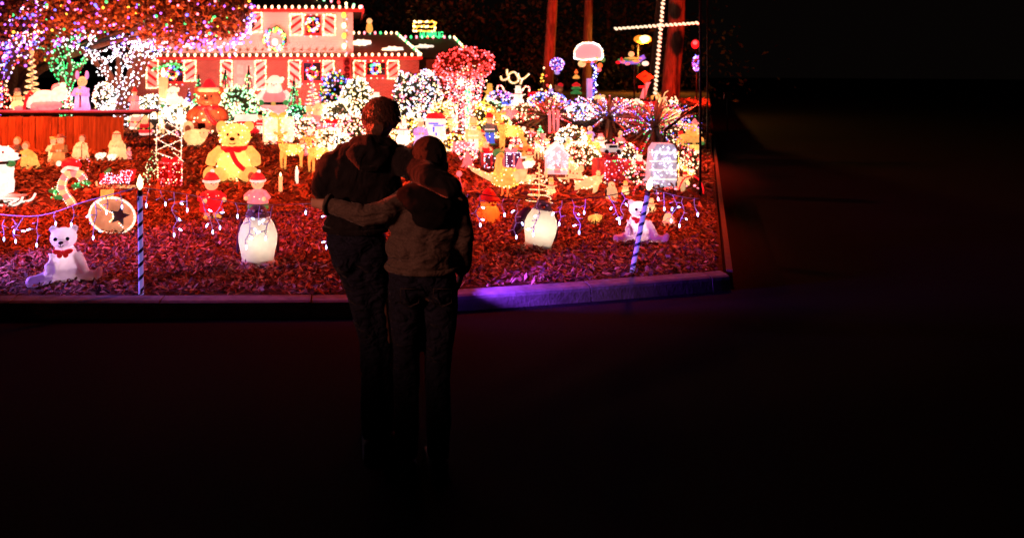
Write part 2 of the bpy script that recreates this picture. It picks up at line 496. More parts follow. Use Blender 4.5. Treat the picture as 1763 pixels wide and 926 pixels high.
# the bank: grid that follows gz
xs = np.linspace(0, 1, 40); ys = np.linspace(15.0, 42, 46); bv = []; 
for y in ys:
    x0_, x1_ = .14*y - .2, edge_x(y) - .02
    for t in xs:
        x = x0_ + (x1_-x0_)*t; bv.append((x, y, gz(x, y) + .006))
nx = len(xs); bf = [(i*nx+j, i*nx+j+1, (i+1)*nx+j+1, (i+1)*nx+j) for i in range(len(ys)-1) for j in range(nx-1)]
bm_ = MB().add(bv, bf)
sd = [(edge_x(y)-.02, y, gz(edge_x(y)-.02, y)+.006) for y in ys]; bm_.add(sd + [(p[0], p[1], 0) for p in sd], [(i, i+len(ys), i+1+len(ys), i+1) for i in range(len(ys)-1)])
bank = bm_.build('bank', MULCHB); bank['kind'] = 'structure'
# timber edging along the driveway
e = MB()
for a, b in (((3.47,6.40),(edge_x(44)+.02,44)),):
    d_ = Vector((b[0]-a[0], b[1]-a[1], 0)).normalized(); nrm = Vector((d_.y, -d_.x, 0)) * .05
    A = Vector((*a, 0)); B = Vector((*b, 0))
    e.add([A, A+nrm, B+nrm, B, A+Vector((0,0,.14)), A+nrm+Vector((0,0,.14)), B+nrm+Vector((0,0,.14)), B+Vector((0,0,.14))], [(0,1,2,3),(4,7,6,5),(0,4,5,1),(1,5,6,2),(2,6,7,3),(3,7,4,0)])
eo = e.build('yard_edging', paint('edging_timber', (.10,.06,.04), .8), None, False)
tag(eo, 'low timber edging between the mulched yard and the dark driveway', 'edging')

# bark chips and fallen leaves lying on the yard
def kerb_y(x):
    for (a, b), (c, d) in zip(KB[:-1], KB[1:]):
        if a <= x <= c: return b + (d - b) * (x - a) / (c - a)
    return 5.7 if x < 0 else 6.42
_kx = np.array([k[0] for k in KB]); _ky = np.array([k[1] for k in KB])
def chips(name, y0, y1, n, L, Wd, lift, seed, mats):
    rs = np.random.RandomState(seed)
    y = y0 + (y1 - y0) * rs.rand(n) ** .8
    x0 = -.54 * y - .6; x1 = 3.45 + (y - 6.42) * .5128
    x = x0 + (x1 - x0) * rs.rand(n)
    k = (y > np.interp(x, _kx, _ky) + .03) & (x < x1 - .05)
    x, y = x[k], y[k]; n = len(x)
    t1 = np.clip((y-15.5)/8, 0, 1); t2 = np.clip((x-.14*y-.2)/1.6, 0, 1)
    z = YARD + .95*t1*t1*(3-2*t1)*t2*t2*(3-2*t2) + .008 + lift * rs.rand(n) ** 1.5
    a = rs.rand(n) * 6.283; tilt = rs.normal(0, .38, n); roll = rs.normal(0, .5, n)
    u = np.stack([np.cos(a)*np.cos(tilt), np.sin(a)*np.cos(tilt), np.sin(tilt)], 1)
    w = np.stack([-np.sin(a), np.cos(a), np.zeros(n)], 1)
    nn = np.cross(u, w); w = w * np.cos(roll)[:, None] + nn * np.sin(roll)[:, None]
    l = (L * (.45 + 1.1 * rs.rand(n)))[:, None] * .5; b = (Wd * (.5 + 1.0 * rs.rand(n)))[:, None] * .5
    c = np.stack([x, y, z + np.abs(np.sin(tilt)) * l[:, 0] * .8], 1)
    sk = (rs.rand(n, 1) - .5) * .8
    P = np.stack([c - u*l - w*b*(.3+.5*rs.rand(n,1)), c - u*l*sk + w*b*1.0*0 - w*b*1.1, c + u*l, c + w*b*1.1 - u*l*sk], 1)
    o = quads(name, P, mats, rs.choice(len(mats), n, p=[.36, .26, .18, .18, .02])); o['kind'] = 'stuff'
    return o
CH = [paint('bark_chip_brown', (.22,.11,.06), .75, noise_amt=.4, scale=30), paint('bark_chip_dark', (.07,.04,.03), .8, noise_amt=.4, scale=30),
      paint('dry_leaf_tan', (.42,.26,.13), .6, noise_amt=.35, scale=25), paint('bark_chip_red', (.33,.11,.06), .7, noise_amt=.4, scale=30),
      paint('dry_leaf_pale', (.50,.36,.22), .55, noise_amt=.3, scale=25)]
CHT = chips('bark_mulch', 5.7, 9.5, 44000, .066, .020, .03, 3, CH)
tag(CHT, 'brown bark chips and fallen leaves covering the yard nearest the kerb', 'mulch')
CHT2 = chips('bark_mulch', 9.3, 24, 34000, .13, .045, .04, 4, CH)
tag(CHT2, 'red lit bark chips spread between the figures farther up the yard', 'mulch')

rs = np.random.RandomState(77); fl = []
for i in range(700):
    y = 5.75 + 5.5*rs.rand()**1.3; x = -.54*y - .3 + (edge_x(y) + .54*y + .2)*rs.rand()
    if y > kerb_y(x) + .05: fl.append((x, y, YARD + .035 + .02*rs.rand()))
fo = leaves('fallen_leaves', fl, .06, [CH[2], CH[4], CH[3]], None, 78, .62, .75); fo['kind'] = 'stuff'
tag(fo, 'pale curled dry leaves scattered over the dark bark near the kerb', 'leaves')

# ------------------------------------------------------------------ the house
HY = 42.0
def HX(px, y=HY): return (px - PX0) / FPX * y
def HZ(py, y=HY): return CAMZ - (py - PY0) / FPX * y
m, nt, b = nodemat('siding_white')
tc = nt.nodes.new('ShaderNodeTexCoord'); sep = nt.nodes.new('ShaderNodeSeparateXYZ'); nt.links.new(tc.outputs['Object'], sep.inputs[0])
mu = nt.nodes.new('ShaderNodeMath'); mu.operation = 'MULTIPLY'; mu.inputs[1].default_value = 6.5; nt.links.new(sep.outputs['Z'], mu.inputs[0])
fr = nt.nodes.new('ShaderNodeMath'); fr.operation = 'FRACT'; nt.links.new(mu.outputs[0], fr.inputs[0])
bp = nt.nodes.new('ShaderNodeBump'); bp.inputs['Distance'].default_value = .03; bp.inputs['Strength'].default_value = .8; nt.links.new(fr.outputs[0], bp.inputs['Height']); nt.links.new(bp.outputs[0], b.inputs['Normal'])
nz = nt.nodes.new('ShaderNodeTexNoise'); nz.inputs['Scale'].default_value = 3; rp = nt.nodes.new('ShaderNodeValToRGB')
rp.color_ramp.elements[0].color = (.58,.55,.52,1); rp.color_ramp.elements[1].color = (.74,.72,.69,1)
nt.links.new(nz.outputs['Fac'], rp.inputs[0]); nt.links.new(rp.outputs[0], b.inputs['Base Color']); b.inputs['Roughness'].default_value = .6
SIDING = m
m, nt, b = nodemat('brick_red')
tc = nt.nodes.new('ShaderNodeTexCoord'); mp = nt.nodes.new('ShaderNodeMapping'); mp.inputs['Rotation'].default_value = (R(90),0,0)
nt.links.new(tc.outputs['Object'], mp.inputs['Vector'])
bk = nt.nodes.new('ShaderNodeTexBrick'); bk.inputs['Scale'].default_value = 1; bk.inputs['Brick Width'].default_value = .24; bk.inputs['Row Height'].default_value = .085; bk.inputs['Mortar Size'].default_value = .012
bk.inputs['Color1'].default_value = (.30,.10,.07,1); bk.inputs['Color2'].default_value = (.20,.065,.045,1); bk.inputs['Mortar'].default_value = (.32,.26,.22,1)
nt.links.new(mp.outputs[0], bk.inputs['Vector']); nt.links.new(bk.outputs['Color'], b.inputs['Base Color'])
bp = nt.nodes.new('ShaderNodeBump'); bp.inputs['Distance'].default_value = .02; bp.invert = True; nt.links.new(bk.outputs['Fac'], bp.inputs['Height']); nt.links.new(bp.outputs[0], b.inputs['Normal']); b.inputs['Roughness'].default_value = .85
BRICK = m
ROOF = paint('roof_shingle', (.055,.045,.04), .9, noise_amt=.5, scale=30, bump=.6, bscale=25, stretch=(1,1,4))
TRIM = paint('white_trim', (.70,.66,.62), .5)
FASC = paint('painted_fascia', (.48,.05,.045), .6)
GLASS = paint('window_glass', (.02,.018,.02), .08, spec=.8)
DOORM = paint('door_paint', (.55,.48,.46), .5)
SHW = paint('shutter_white', (.78,.74,.70), .5)
SHR = paint('shutter_red_ribbon', (.55,.02,.03), .4)

house = thing('house', 'two-storey white and brick house outlined with light bulbs at the back of the yard', 'house', (0, HY, 0))
def hbox(name, x0, x1, z0, z1, y0, y1, mat, parent=None):
    """y measured back from the front wall"""
    return MB().box(((x0+x1)/2, (y0+y1)/2, (z0+z1)/2), (x1-x0, abs(y1-y0), z1-z0)).build(name, mat, parent or house, False)
XL, XR = HX(225), HX(607)
wall_u = hbox('upper_wall', XL, XR, 3.0, 5.72, 0, 8, SIDING)
wall_l = hbox('lower_wall', XL+.02, XR-.02, .0, 3.0, .05, 8, BRICK)
hbox('corner_board', XR-.32, XR+.03, 3.12, 5.70, -.035, .3, TRIM)
# main hip roof
ex0, ex1, ey0, ey1, ez = XL-.6, .80, -.6, 8.6, 5.80
rz_, ry = 7.35, 4.0
rf = MB().add([(ex0,ey0,ez),(ex1,ey0,ez),(ex1,ey1,ez),(ex0,ey1,ez),(XL+4,ry,rz_),(-4.6,ry,rz_)], [(0,1,5,4),(1,2,5),(2,3,4,5),(3,0,4),(0,3,2,1)])
roof = rf.build('roof', ROOF, house, False)
hbox('gutter', ex0-.02, ex1+.02, ez-.13, ez+.06, ey0-.14, ey0-.005, FASC, roof)
hbox('gutter', ex1+.02, ex1+.14, ez-.13, ez+.06, ey0-.14, ey1, FASC, roof)
# pent eave between the storeys
pe = MB().prism([(0,0),(0,0)], 0, 0) if False else MB()
pe.add([(XL-.2,-.75,2.98),(XR+.25,-.75,2.98),(XR+.25,-.003,3.16),(XL-.2,-.003,3.16),(XL-.2,-.75,2.84),(XR+.25,-.75,2.84),(XR+.25,-.003,2.84),(XL-.2,-.003,2.84)],
       [(0,1,2,3),(4,7,6,5),(0,4,5,1),(1,5,6,2),(3,7,4,0)])
pe.build('pent_roof', FASC, house, False)
# one-storey wing with a hip roof, and the garage roof behind
WY = 1.2
hbox('wing_wall', XR+.03, HX(722,43), 0, 2.95, WY, 9, BRICK)
wx1 = HX(726, 42.7)
wr = MB().add([(XR-.3,.5,3.0),(wx1,.5,3.0),(wx1,9,3.0),(XR-.3,9,3.0),(XR-.3,4.6,4.64),(HX(682,46.6),4.6,4.64)], [(0,1,5,4),(1,2,5),(2,3,4,5),(0,3,2,1)])
wroof = wr.build('wing_roof', ROOF, house, False)
hbox('gutter', XR+.32, wx1+.02, 2.88, 3.06, .38, .495, FASC, wroof)
hbox('garage_wall', 4.75, 8.6, 0, 3.0, 5.2, 12, BRICK)
gx0, gx1 = 3.4, HX(812, 46.6)
gr = MB().add([(gx0,4.6,3.05),(gx1,4.6,3.05),(gx1,12,3.05),(gx0,12,3.05),(gx0+.2,8.2,4.56),(HX(781,50.2),8.2,4.56)], [(0,1,5,4),(1,2,5),(2,3,4,5),(3,0,4),(0,3,2,1)])
groof = gr.build('garage_roof', ROOF, house, False)

def window(px0, px1, py0, py1, y=0.0, mull=True):
    d = HY + y
    x0, x1, z1, z0 = HX(px0, d), HX(px1, d), HZ(py0, d), HZ(py1, d)
    w = MB(); t = .09
    for a, b_, c, e_ in ((x0, x1, z1-t, z1), (x0, x1, z0, z0+t), (x0, x0+t, z0+t, z1-t), (x1-t, x1, z0+t, z1-t)):
        w.box(((a+b_)/2, y-.03, (c+e_)/2), (b_-a, .1, e_-c))
    if mull: w.box(((x0+x1)/2, y-.025, (z0+z1)/2), (.05, .06, z1-z0-2*t)).box(((x0+x1)/2, y-.022, (z0+z1)/2), (x1-x0-2*t, .05, .045))
    o = w.build('window', FASC, house, False)
    MB().box(((x0+x1)/2, y-.003, (z0+z1)/2), (x1-x0-2*t+.02, .012, z1-z0-2*t+.02)).build('pane', GLASS, o, False)
    MB().box(((x0+x1)/2, y-.08, z0-.04), (x1-x0+.1, .16, .07)).build('sill', FASC, o, False)
    pts = along([(x0, y-.12, z1+.02), (x1, y-.12, z1+.02)], .36) + along([(x0, y-.12, z0-.1), (x1, y-.12, z0-.1)], .36)
    bulbs(pts, .055, ['pink', 'mint', 'warm'], o, seed=int(px0))
    return o
def shutter(px0, px1, py0, py1, y=0.0, flip=1):
    d = HY + y
    x0, x1, z1, z0 = HX(px0, d), HX(px1, d), HZ(py0, d), HZ(py1, d)
    o = MB().box(((x0+x1)/2, y-.05, (z0+z1)/2), (x1-x0, .07, z1-z0)).build('shutter', SHW, house, False)
    wd = x1 - x0; k = 0; z = z0 - wd*.3
    while z < z1 - wd*.25:
        a, b_ = (z, z + wd*.75) if flip > 0 else (z + wd*.75, z)
        pl = [(x0+.01, a), (x1-.01, b_), (x1-.01, b_+.2), (x0+.01, a+.2)]
        pl = [(x, min(max(q, z0+.01), z1-.01)) for x, q in pl]
        if max(q for _, q in pl) - min(q for _, q in pl) > .15:
            MB().prism(pl, y-.10, y-.088).build('stripe', SHR, o, False)
        z += .52
    loop = [(x0,y-.13,z0),(x1,y-.13,z0),(x1,y-.13,z1),(x0,y-.13,z1),(x0,y-.13,z0)]
    bulbs(along(loop, .115, .015), .046, ['warm','warm','peach'], o, seed=int(px0))
    return o
window(525, 553, 27, 60); shutter(500, 521, 25, 61); shutter(557, 577, 26, 61, flip=-1)
shutter(431, 451, 22, 56, flip=1)
window(284, 318, 106, 143, .05); shutter(253, 273, 104, 152, .05, -1); shutter(318, 338, 104, 140, .05)
window(520, 555, 106, 142, .05); shutter(497, 517, 104, 150, .05, -1); shutter(556, 575, 105, 130, .05)
shutter(381, 400, 105, 152, .05, -1); shutter(440, 458, 104, 155, .05)
window(629, 666, 106, 132, WY); shutter(609, 628, 105, 136, WY, -1); shutter(667, 686, 105, 136, WY)
door = hbox('door', HX(402), HX(439), .1, HZ(104), -.02, .06, DOORM)
for px in (408, 424):
    for a, b_ in ((112, 128), (134, 160)):
        hbox('panel', HX(px), HX(px+11), HZ(b_), HZ(a), -.04, -.022, TRIM, door)
MB().ell((HX(436), -.07, 1.0), .05).build('handle', STEEL, door)

def eave_string(label, pts, pal, step, r=.075, name='light_string', group=None):
    """a wire with single bulbs clipped along it, each bulb its own part"""
    o = thing(name, label, 'light string', (0,0,0), group=group)
    w = along(pts, step); MB().tube(w if len(w) > 2 else pts, .012, seg=4).build('wire', DWIRE, o)
    base = {}
    for i, p in enumerate(w):
        k = pal[i % len(pal)]
        if k not in base: base[k] = MB().ell((0,0,0), (1,1,1.35), seg=8, rings=6).mesh('bulb', bulbmat(k))
        q = link('bulb', base[k], o); q.location = p + Vector((0, -.02, .03)); q.scale = (r,)*3
    return o
Y = HY
eave_string('row of peach bulbs along the upper gutter of the house', [(HX(425), Y-.78, 5.92), (.8, Y-.78, 5.92)], ['peach','warm','peach','peach'], .40, .082)
eave_string('red and green bulbs up the slanted hip edge of the upper roof', [(.78, Y-.62, 5.95), (-4.6, Y+4, 7.45)], ['pink','mint','warm','red'], .62, .085)
eave_string('row of warm bulbs along the ledge between the two storeys', [(XL, Y-.80, 3.08), (XR+.2, Y-.80, 3.08)], ['warm','warm','peach'], .405, .078)
eave_string('row of warm bulbs along the gutter of the one-storey wing', [(XR+.4, Y+.30, 3.14), (wx1, Y+.30, 3.14)], ['warm','peach'], .40, .078)
eave_string('large yellow bulbs running down the corner of the upper wall', [(HX(592), Y-.10, 5.5), (HX(593), Y-.10, 3.2)], ['yellow','warm'], .62, .13)
eave_string('small red bulbs beside the yellow ones down the house corner', [(HX(597), Y-.12, 5.6), (HX(597), Y-.12, 3.2)], ['red','pink'], .34, .055)
eave_string('red, green and white bulbs along the ridge of the wing roof', [(XR+.1, Y+4.6, 4.72), (HX(682,46.6), Y+4.6, 4.72)], ['warm','peach','pink','mint','pink','green'], .36, .08)
eave_string('bulbs running down the slanted edge of the wing roof', [(HX(683,46.6), Y+4.58, 4.70), (wx1, Y+.5, 3.1)], ['warm','green','warm','mint'], .36, .078)
eave_string('red and green bulbs along the ridge of the garage roof', [(gx0+.7, Y+8.2, 4.64), (HX(781,50.2), Y+8.2, 4.64)], ['pink','green','pink','mint','red'], .40, .085)
eave_string('bulbs running down the slanted end of the garage roof', [(HX(782,50.2), Y+8.18, 4.62), (gx1, Y+4.6, 3.2)], ['warm','warm','green'], .42, .08)

def wreath(label, px, py, rpx, y, pal, n, leafy=True, d=None):
    d = d or HY + y
    c = W(px, py, d); rr = rpx / FPX * d
    o = thing('wreath', label, 'wreath', c)
    tor = MB().tube(circ((0,0,0), rr*.8, 20), rr*.16, seg=6, closed=True); tor.build('ring', paint('evergreen', (.03,.09,.035), .8), o)
    rng = random.Random(int(px)); pts = []
    for i in range(n):
        a = rng.random()*6.283; q = rr*(.8 + .24*(rng.random()-.5)*1.6); pts.append((q*math.cos(a), -rr*.16, q*math.sin(a)))
    bulbs(pts, max(1.9/FPX*d, .05), pal, o, seed=n)
    return o
w1 = wreath('big multicoloured wreath with a glowing centre on the white upper wall', 474, 69, 21, -.2, MULTI+['yellow','green'], 90)
MB().ell((-.02,-.05,-.14), (.20,.08,.24)).build('glowing_candle', WHITE, w1)
wreath('small multicoloured wreath in the upstairs window', 538, 43, 12, -.2, MULTI, 50)
wreath('multicoloured wreath under a green swag in the downstairs window near the white tree', 297, 126, 12, -.2, MULTI, 45)
wreath('multicoloured wreath in the downstairs window by the house corner', 537, 126, 11, -.2, MULTI, 45)
wreath('low wreath of coloured bulbs in the window of the one-storey wing', 647, 119, 10, WY-.2, ['blue','green','yellow','blue'], 40)
sw = thing('garland', 'green lit swag hanging over the downstairs window near the white tree', 'garland', W(290, 118, HY-.3))
pts = spline([(-.95,0,-.1), (-.3,0,.1), (.2,0,.25), (.7,0,.1), (1.0,0,-.2)], 8)
MB().tube(pts, .07, seg=6).build('rope', GRN, sw); bulbs(along(pts, .05, .06), .06, ['mint','green'], sw)

# traffic lamp hanging at the corner of the house
tl = thing('traffic_light', 'dark red three-lamp traffic light hanging at the house corner', 'traffic light', W(597, 136, 41))
MB().box((0,0,.55), (.46,.3,1.15)).build('case', paint('dark_red_case', (.20,.02,.015), .5), tl, False)
for k in range(3):
    MB().lathe([(.15,0),(.17,.12)], (0,0,0)).build('lens', paint('dark_lens', (.05,.008,.008), .15), tl).matrix_local = Matrix.Translation((0,-.16,.18+.37*k)) @ Matrix.Rotation(R(90), 4, 'X')
MB().tube([(0,.0,1.1),(0,0,1.35)], .02).build('hanger', BLACKM, tl)

# things standing on the roofs
f = Fig('snowman', 'small yellow lit snowman standing on the wing roof beside the upper wall', 'snowman', 636, 57, 25, d=46.4, z=HZ(57, 46.4))
f.E('body', (0,0,.27), (.24,.2,.29), YEL); f.E('middle', (0,0,.5), (.2,.18,.16), YEL); f.E('head', (0,0,.8), (.2,.2,.2), WARM); f.T('stake', [(0,0,.02),(0,0,-.18)], .03, BLACKM)
def roof_star(label, px, py, w, d):
    c = W(px, py, d); s = w / FPX * d
    o = thing('roof_star', label, 'lit star', c); 
    mb = MB(); arms = []
    for k in range(6):
        a = R(60*k + 8); L = s*(.5 if k % 3 == 0 else .34)
        p = (L*math.cos(a), L*math.sin(a)*.35, L*math.sin(a)*.34); arms.append(p)
        mb.tube([(0,0,0), p], [.19,.12], seg=6)
    mb.build('frame', WHITE, o)
    bulbs([q for p in arms for q in along([(0,-.05,0), p], .09, .02)], .06, ['warm','white'], o)
    MB().tube([(0,.05,0), (0,.25,-.25)], .02, seg=5).build('bracket', BLACKM, o)
roof_star('white lit star flat on the wing roof beside the upper wall', 622, 74, 34, 44.6)
roof_star('white lit star low on the wing roof above its gutter', 676, 86, 36, 43.8)
roof_star('white lit star on the garage roof under its ridge bulbs', 729, 82, 35, 48.6)
# lit sign on the garage ridge
sg = thing('roof_sign', 'yellow bulb-framed rectangular sign above green letters on the garage roof', 'sign', W(731, 46, 50.2))
k = 50.2 / FPX
lo = [(-18*k,0,-8*k),(18*k,0,-8*k),(18*k,0,8*k),(-18*k,0,8*k)]
MB().tube(lo, .05, seg=6, closed=True).tube([(-18*k,0,0),(-5*k,0,1.2*k),(5*k,0,-1*k),(18*k,0,0)], .05, seg=6).build('frame', YEL, sg)
bulbs(along(lo+[lo[0]], .16, .02) + along([(-17*k,-.04,0),(17*k,-.04,0)], .16, .04), .085, ['warm','yellow'], sg)
MB().tube([(-10*k,0,-8*k),(-10*k,0,-22*k)], .03, seg=5).tube([(10*k,0,-8*k),(10*k,0,-22*k)], .03, seg=5).build('post', BLACKM, sg)
def text_mesh(s, size, ext, mat, name):
    cu = bpy.data.curves.new(name, 'FONT'); cu.body = s; cu.size = size; cu.extrude = ext; cu.offset = size*.02; cu.align_x = 'CENTER'; cu.align_y = 'CENTER'
    o = bpy.data.objects.new(name, cu); COL.objects.link(o)
    me = bpy.data.meshes.new_from_object(o.evaluated_get(bpy.context.evaluated_depsgraph_get())); bpy.data.objects.remove(o)
    me.materials.clear(); me.materials.append(mat); me.name = name
    return me
hs = thing('letter_sign', 'green lit letters on the garage ridge below the framed sign', 'sign', W(743, 60.5, 50.0))
lt = link('lettering', text_mesh('HUMBUG', .56, .03, glow('green_neon', (.03,.75,.22), 2.4), 'lettering'), hs); lt.rotation_euler = (R(90),0,0); lt.scale = (.72, 1, 1)
MB().tube([(-.5,.05,-.15),(-.5,.05,-.45)], .02, seg=5).tube([(.5,.05,-.15),(.5,.05,-.45)], .02, seg=5).build('post', BLACKM, hs)

# ------------------------------------------------------------------ trees
def branch(p, dirv, length, r, depth_, rng, out, up=.25, spread=.55, curl=.25, ratio=.72, kids=(2,3)):
    n = 5; pts = [Vector(p)]; rad = [r]; d = Vector(dirv).normalized()
    for i in range(n):
        d = (d + Vector((rng.gauss(0,curl), rng.gauss(0,curl), rng.gauss(0,curl)*.5 + up*.12))).normalized()
        pts.append(pts[-1] + d*length/n); rad.append(r*(1 - .38*(i+1)/n))
    out.append((pts, rad))
    if depth_ > 0:
        for k in range(rng.randint(*kids)):
            t = Vector((rng.gauss(0,spread), rng.gauss(0,spread*.8), rng.gauss(0,spread*.4)+up))
            branch(pts[-1 - (k % 2)], d + t, length*ratio*(.8+.4*rng.random()), rad[-1 - (k % 2)]*.8, depth_-1, rng, out, up, spread, curl, ratio, kids)
BARK = paint('bark', (.11,.075,.055), .9, noise_amt=.5, scale=6, bump=1.0, bscale=14, stretch=(3,3,.6))
LEAFO = [paint('leaf_rust', (.30,.085,.02), .7, noise_amt=.4, scale=2), paint('leaf_orange', (.38,.15,.03), .7, noise_amt=.4, scale=2), paint('leaf_brown', (.16,.06,.025), .8, noise_amt=.4, scale=2)]
def wrapped(label, base_px, d, limbs, pal, r_b, seed, r0=.17):
    """a trunk with limbs wrapped in light strings"""
    rng = random.Random(seed); root = Vector(((base_px-600)/1200*d, d, YARD)); o = thing('wrapped_tree', label, 'tree', root)
    t = MB(); bp_ = []
    def add(pts, ra, rb, dens):
        sp = spline(pts, 6); n = len(sp); rad = [ra+(rb-ra)*i/(n-1) for i in range(n)]; t.tube(sp, rad, seg=8)
        ctr = along(sp, .072)
        for i, c in enumerate(ctr):
            q = ra+(rb-ra)*i/max(1,len(ctr)-1) + r_b*.5
            for w_ in range(max(1, int(q/.055))):
                a = i*1.3 + w_*2.4 + rng.random(); bp_.append((c.x+q*math.cos(a), c.y+q*math.sin(a), c.z+rng.gauss(0,.03)))
    for L in limbs:
        pts = [W(x, y, d) - root + Vector((0, rng.uniform(-.3,.3)*min(1,i), 0)) for i, (x, y) in enumerate(L)]
        add(pts, r0*(1 if L[0][1] > 165 else .62), .05, 1)
        for k_ in range(5):                      # thinner side limbs
            u = rng.uniform(.45,1); sp = spline(pts, 6); p = sp[int(u*(len(sp)-1))]
            add([p, p+Vector((rng.gauss(0,.28), rng.gauss(0,.2), rng.uniform(.1,.35))), p+Vector((rng.gauss(0,.5), rng.gauss(0,.3), rng.uniform(.3,.75)))], .045, .015, 1)
    t.build('trunk', BARK, o); bulbs(bp_, r_b, pal, o, seed=seed, fine=False)
wrapped('forked tree trunk wrapped in bright white bulbs behind the table', 205, 24.6, [[(205,222),(203,185),(190,140),(165,105),(130,74)], [(204,222),(200,160),(205,115),(196,72)], [(207,222),(208,170),(225,115),(238,80)], [(210,222),(214,175),(240,128),(262,97),(284,84)], [(200,150),(180,110),(150,86)], [(225,115),(250,92),(262,78)]],
        ['white','white','white','lilac','ice'], .037, 12)
wrapped('tree trunk wrapped in green bulbs beside the white wrapped tree', 110, 24.9, [[(110,220),(106,150),(85,110),(62,74)], [(112,220),(112,150),(100,105),(86,72)], [(114,220),(116,150),(122,105),(108,72)], [(116,220),(118,155),(138,115),(152,78)]],
        ['green','green','mint'], .039, 21, .15)
wrapped('leaning trunk wrapped in purple and blue bulbs at the edge of the yard', -14, 22.5, [[(-14,226),(-6,160),(12,110),(40,60),(80,5)], [(-6,160),(5,120),(-10,70)], [(12,110),(45,92),(70,70)]],
        ['purple','blue','lilac','purple','red','warm'], .04, 33, .2)

# wide rust-coloured crown strung with coloured bulbs
rng = random.Random(5)
crown_tree = thing('maple_tree', 'broad rust-leaved tree crown strung with purple and coloured bulbs', 'tree', ((28-600)/1200*27, 27, YARD))
bx = crown_tree.location
lobes = []
for (px, py, rx, ry, d, ) in ((60,10,105,48,23.5),(170,0,110,58,24.5),(270,2,110,62,24),(350,18,84,52,23.5),(395,32,42,38,23.2),(-40,40,90,70,23),(120,45,90,30,25),(310,60,75,20,23.4),(40,75,60,40,24)):
    c = W(px, py, d); lobes.append((c - bx, (rx/FPX*d, 1.5, ry/FPX*d)))
limb = MB(); 
for (c, r_) in lobes: limb.tube(spline([(0,0,0), (c.x*.12, c.y*.2, c.z*.55), (c.x*.6, c.y*.7, c.z*.92), c], 5), [.24 - .21*i/15 for i in range(16)], seg=7)
limb.build('trunk', BARK, crown_tree)
rs = np.random.RandomState(3)
lc = []; lp = []; shell_p = []
for c, r_ in lobes:
    n = int(2600 * r_[0] * r_[2] / 2.2)
    q = rs.normal(size=(n,3)); q /= np.linalg.norm(q, axis=1)[:,None]; q *= (rs.rand(n)**.40)[:,None]
    cl = rs.rand(n) < .9
    lc.append(np.array(c)[None] + q*np.array(r_)[None] + rs.normal(0,.10,(n,3)))
    for i in range(int(46 * r_[0] * r_[2] / 1.8)):
        v = Vector((rng.gauss(0,1), -abs(rng.gauss(0,1)), rng.gauss(0,1)-.25)).normalized()
        lp.append((c.x+v.x*r_[0], c.y+v.y*r_[1], c.z+v.z*r_[2]))
leaves('crown', np.concatenate(lc), .17, LEAFO, crown_tree, 8, .55)
bulbs(lp, .041, ['purple','purple','purple','blue','red','yellow','green','pink'], crown_tree, seed=4, jr=.4)
fringe = []
for (x0, y0, x1, y1, n) in ((255,78,300,82,16),(300,82,350,74,26),(350,74,392,82,34),(392,82,428,62,44),(428,62,436,20,26),(90,72,160,66,26),(0,92,60,78,26),(150,60,255,80,26)):
    for i in range(n):
        t = rng.random(); p = W(x0+(x1-x0)*t+rng.gauss(0,4), y0+(y1-y0)*t+rng.gauss(0,6), 22.2+rng.random()*.6) - bx; fringe.append(p)
bulbs(fringe, .037, ['lilac','purple','purple','blue','lilac'], crown_tree, seed=9, jr=.35)

# woods behind: single pines and bare trunks, then the dark mass
PINEB = paint('pine_bark', (.19,.12,.085), .95, noise_amt=.5, scale=5, bump=1.0, bscale=10, stretch=(2.5,2.5,.5))
NEED = [paint('needles_dark', (.020,.024,.012), .8, noise_amt=.4, scale=2), paint('leaf_dull_orange', (.075,.040,.016), .8, noise_amt=.4, scale=2)]
def pine(label, px, d, w, lean, H=15, seed=1, name='pine_tree', crown=260):
    rng = random.Random(seed); x = (px-600)/1200*d; r = w/2/1200*d
    o = thing(name, label, 'tree', (x, d, -.02))
    pts = [(lean*H*t, rng.gauss(0,.06), H*t) for t in [i/8 for i in range(9)]]
    t = MB().tube(pts, [r*1.15*(1-.45*i/8) for i in range(9)], seg=10); cs = []
    for k in range(9):
        z = H*(.52+.46*rng.random()); a = rng.random()*6.28; L = 1.2+1.6*rng.random()
        p0 = Vector((lean*z, 0, z)); p1 = p0 + Vector((math.cos(a)*L, math.sin(a)*L, .3)); t.tube([p0, p1], [r*.25, .02], seg=5)
        for _ in range(crown//9): q = p0.lerp(p1, .35+.7*rng.random()); cs.append((q.x+rng.gauss(0,.3), q.y+rng.gauss(0,.3), q.z+rng.gauss(0,.22)))
    t.build('trunk', PINEB, o); leaves('crown', cs, .34, NEED[:1], o, seed, .25)
    return o
pine('tall red-lit pine trunk between the joy sign and the basketball hoop', 941, 31, 17, .05, 16, 1)
pine('thin dim red pine trunk above the basketball hoop', 1008, 36, 14, .03, 16, 2)
pine('broad red-lit pine trunk just past the bulb cross', 1152, 27, 27, .065, 15, 3)
pine('red-lit pine trunk behind the bulb cross', 1121, 29, 17, .085, 15, 4)
pine('faint slender trunk above the framed roof sign', 719, 66, 5, .0, 20, 5, crown=90)
pine('faint slender trunk right of the roof sign in the dark woods', 806, 64, 6, .02, 20, 6, crown=90)
pine('faint slender trunk between the red weeping tree and the joy sign', 872, 62, 6, .01, 20, 7, crown=90)
pine('faint slender trunk in the woods left of the roof sign', 680, 70, 5, .01, 20, 8, crown=90)
pine('slim trunk in the dark woods between hoop and lamp', 1046, 60, 7, .02, 20, 9, crown=90)
rs = np.random.RandomState(17)
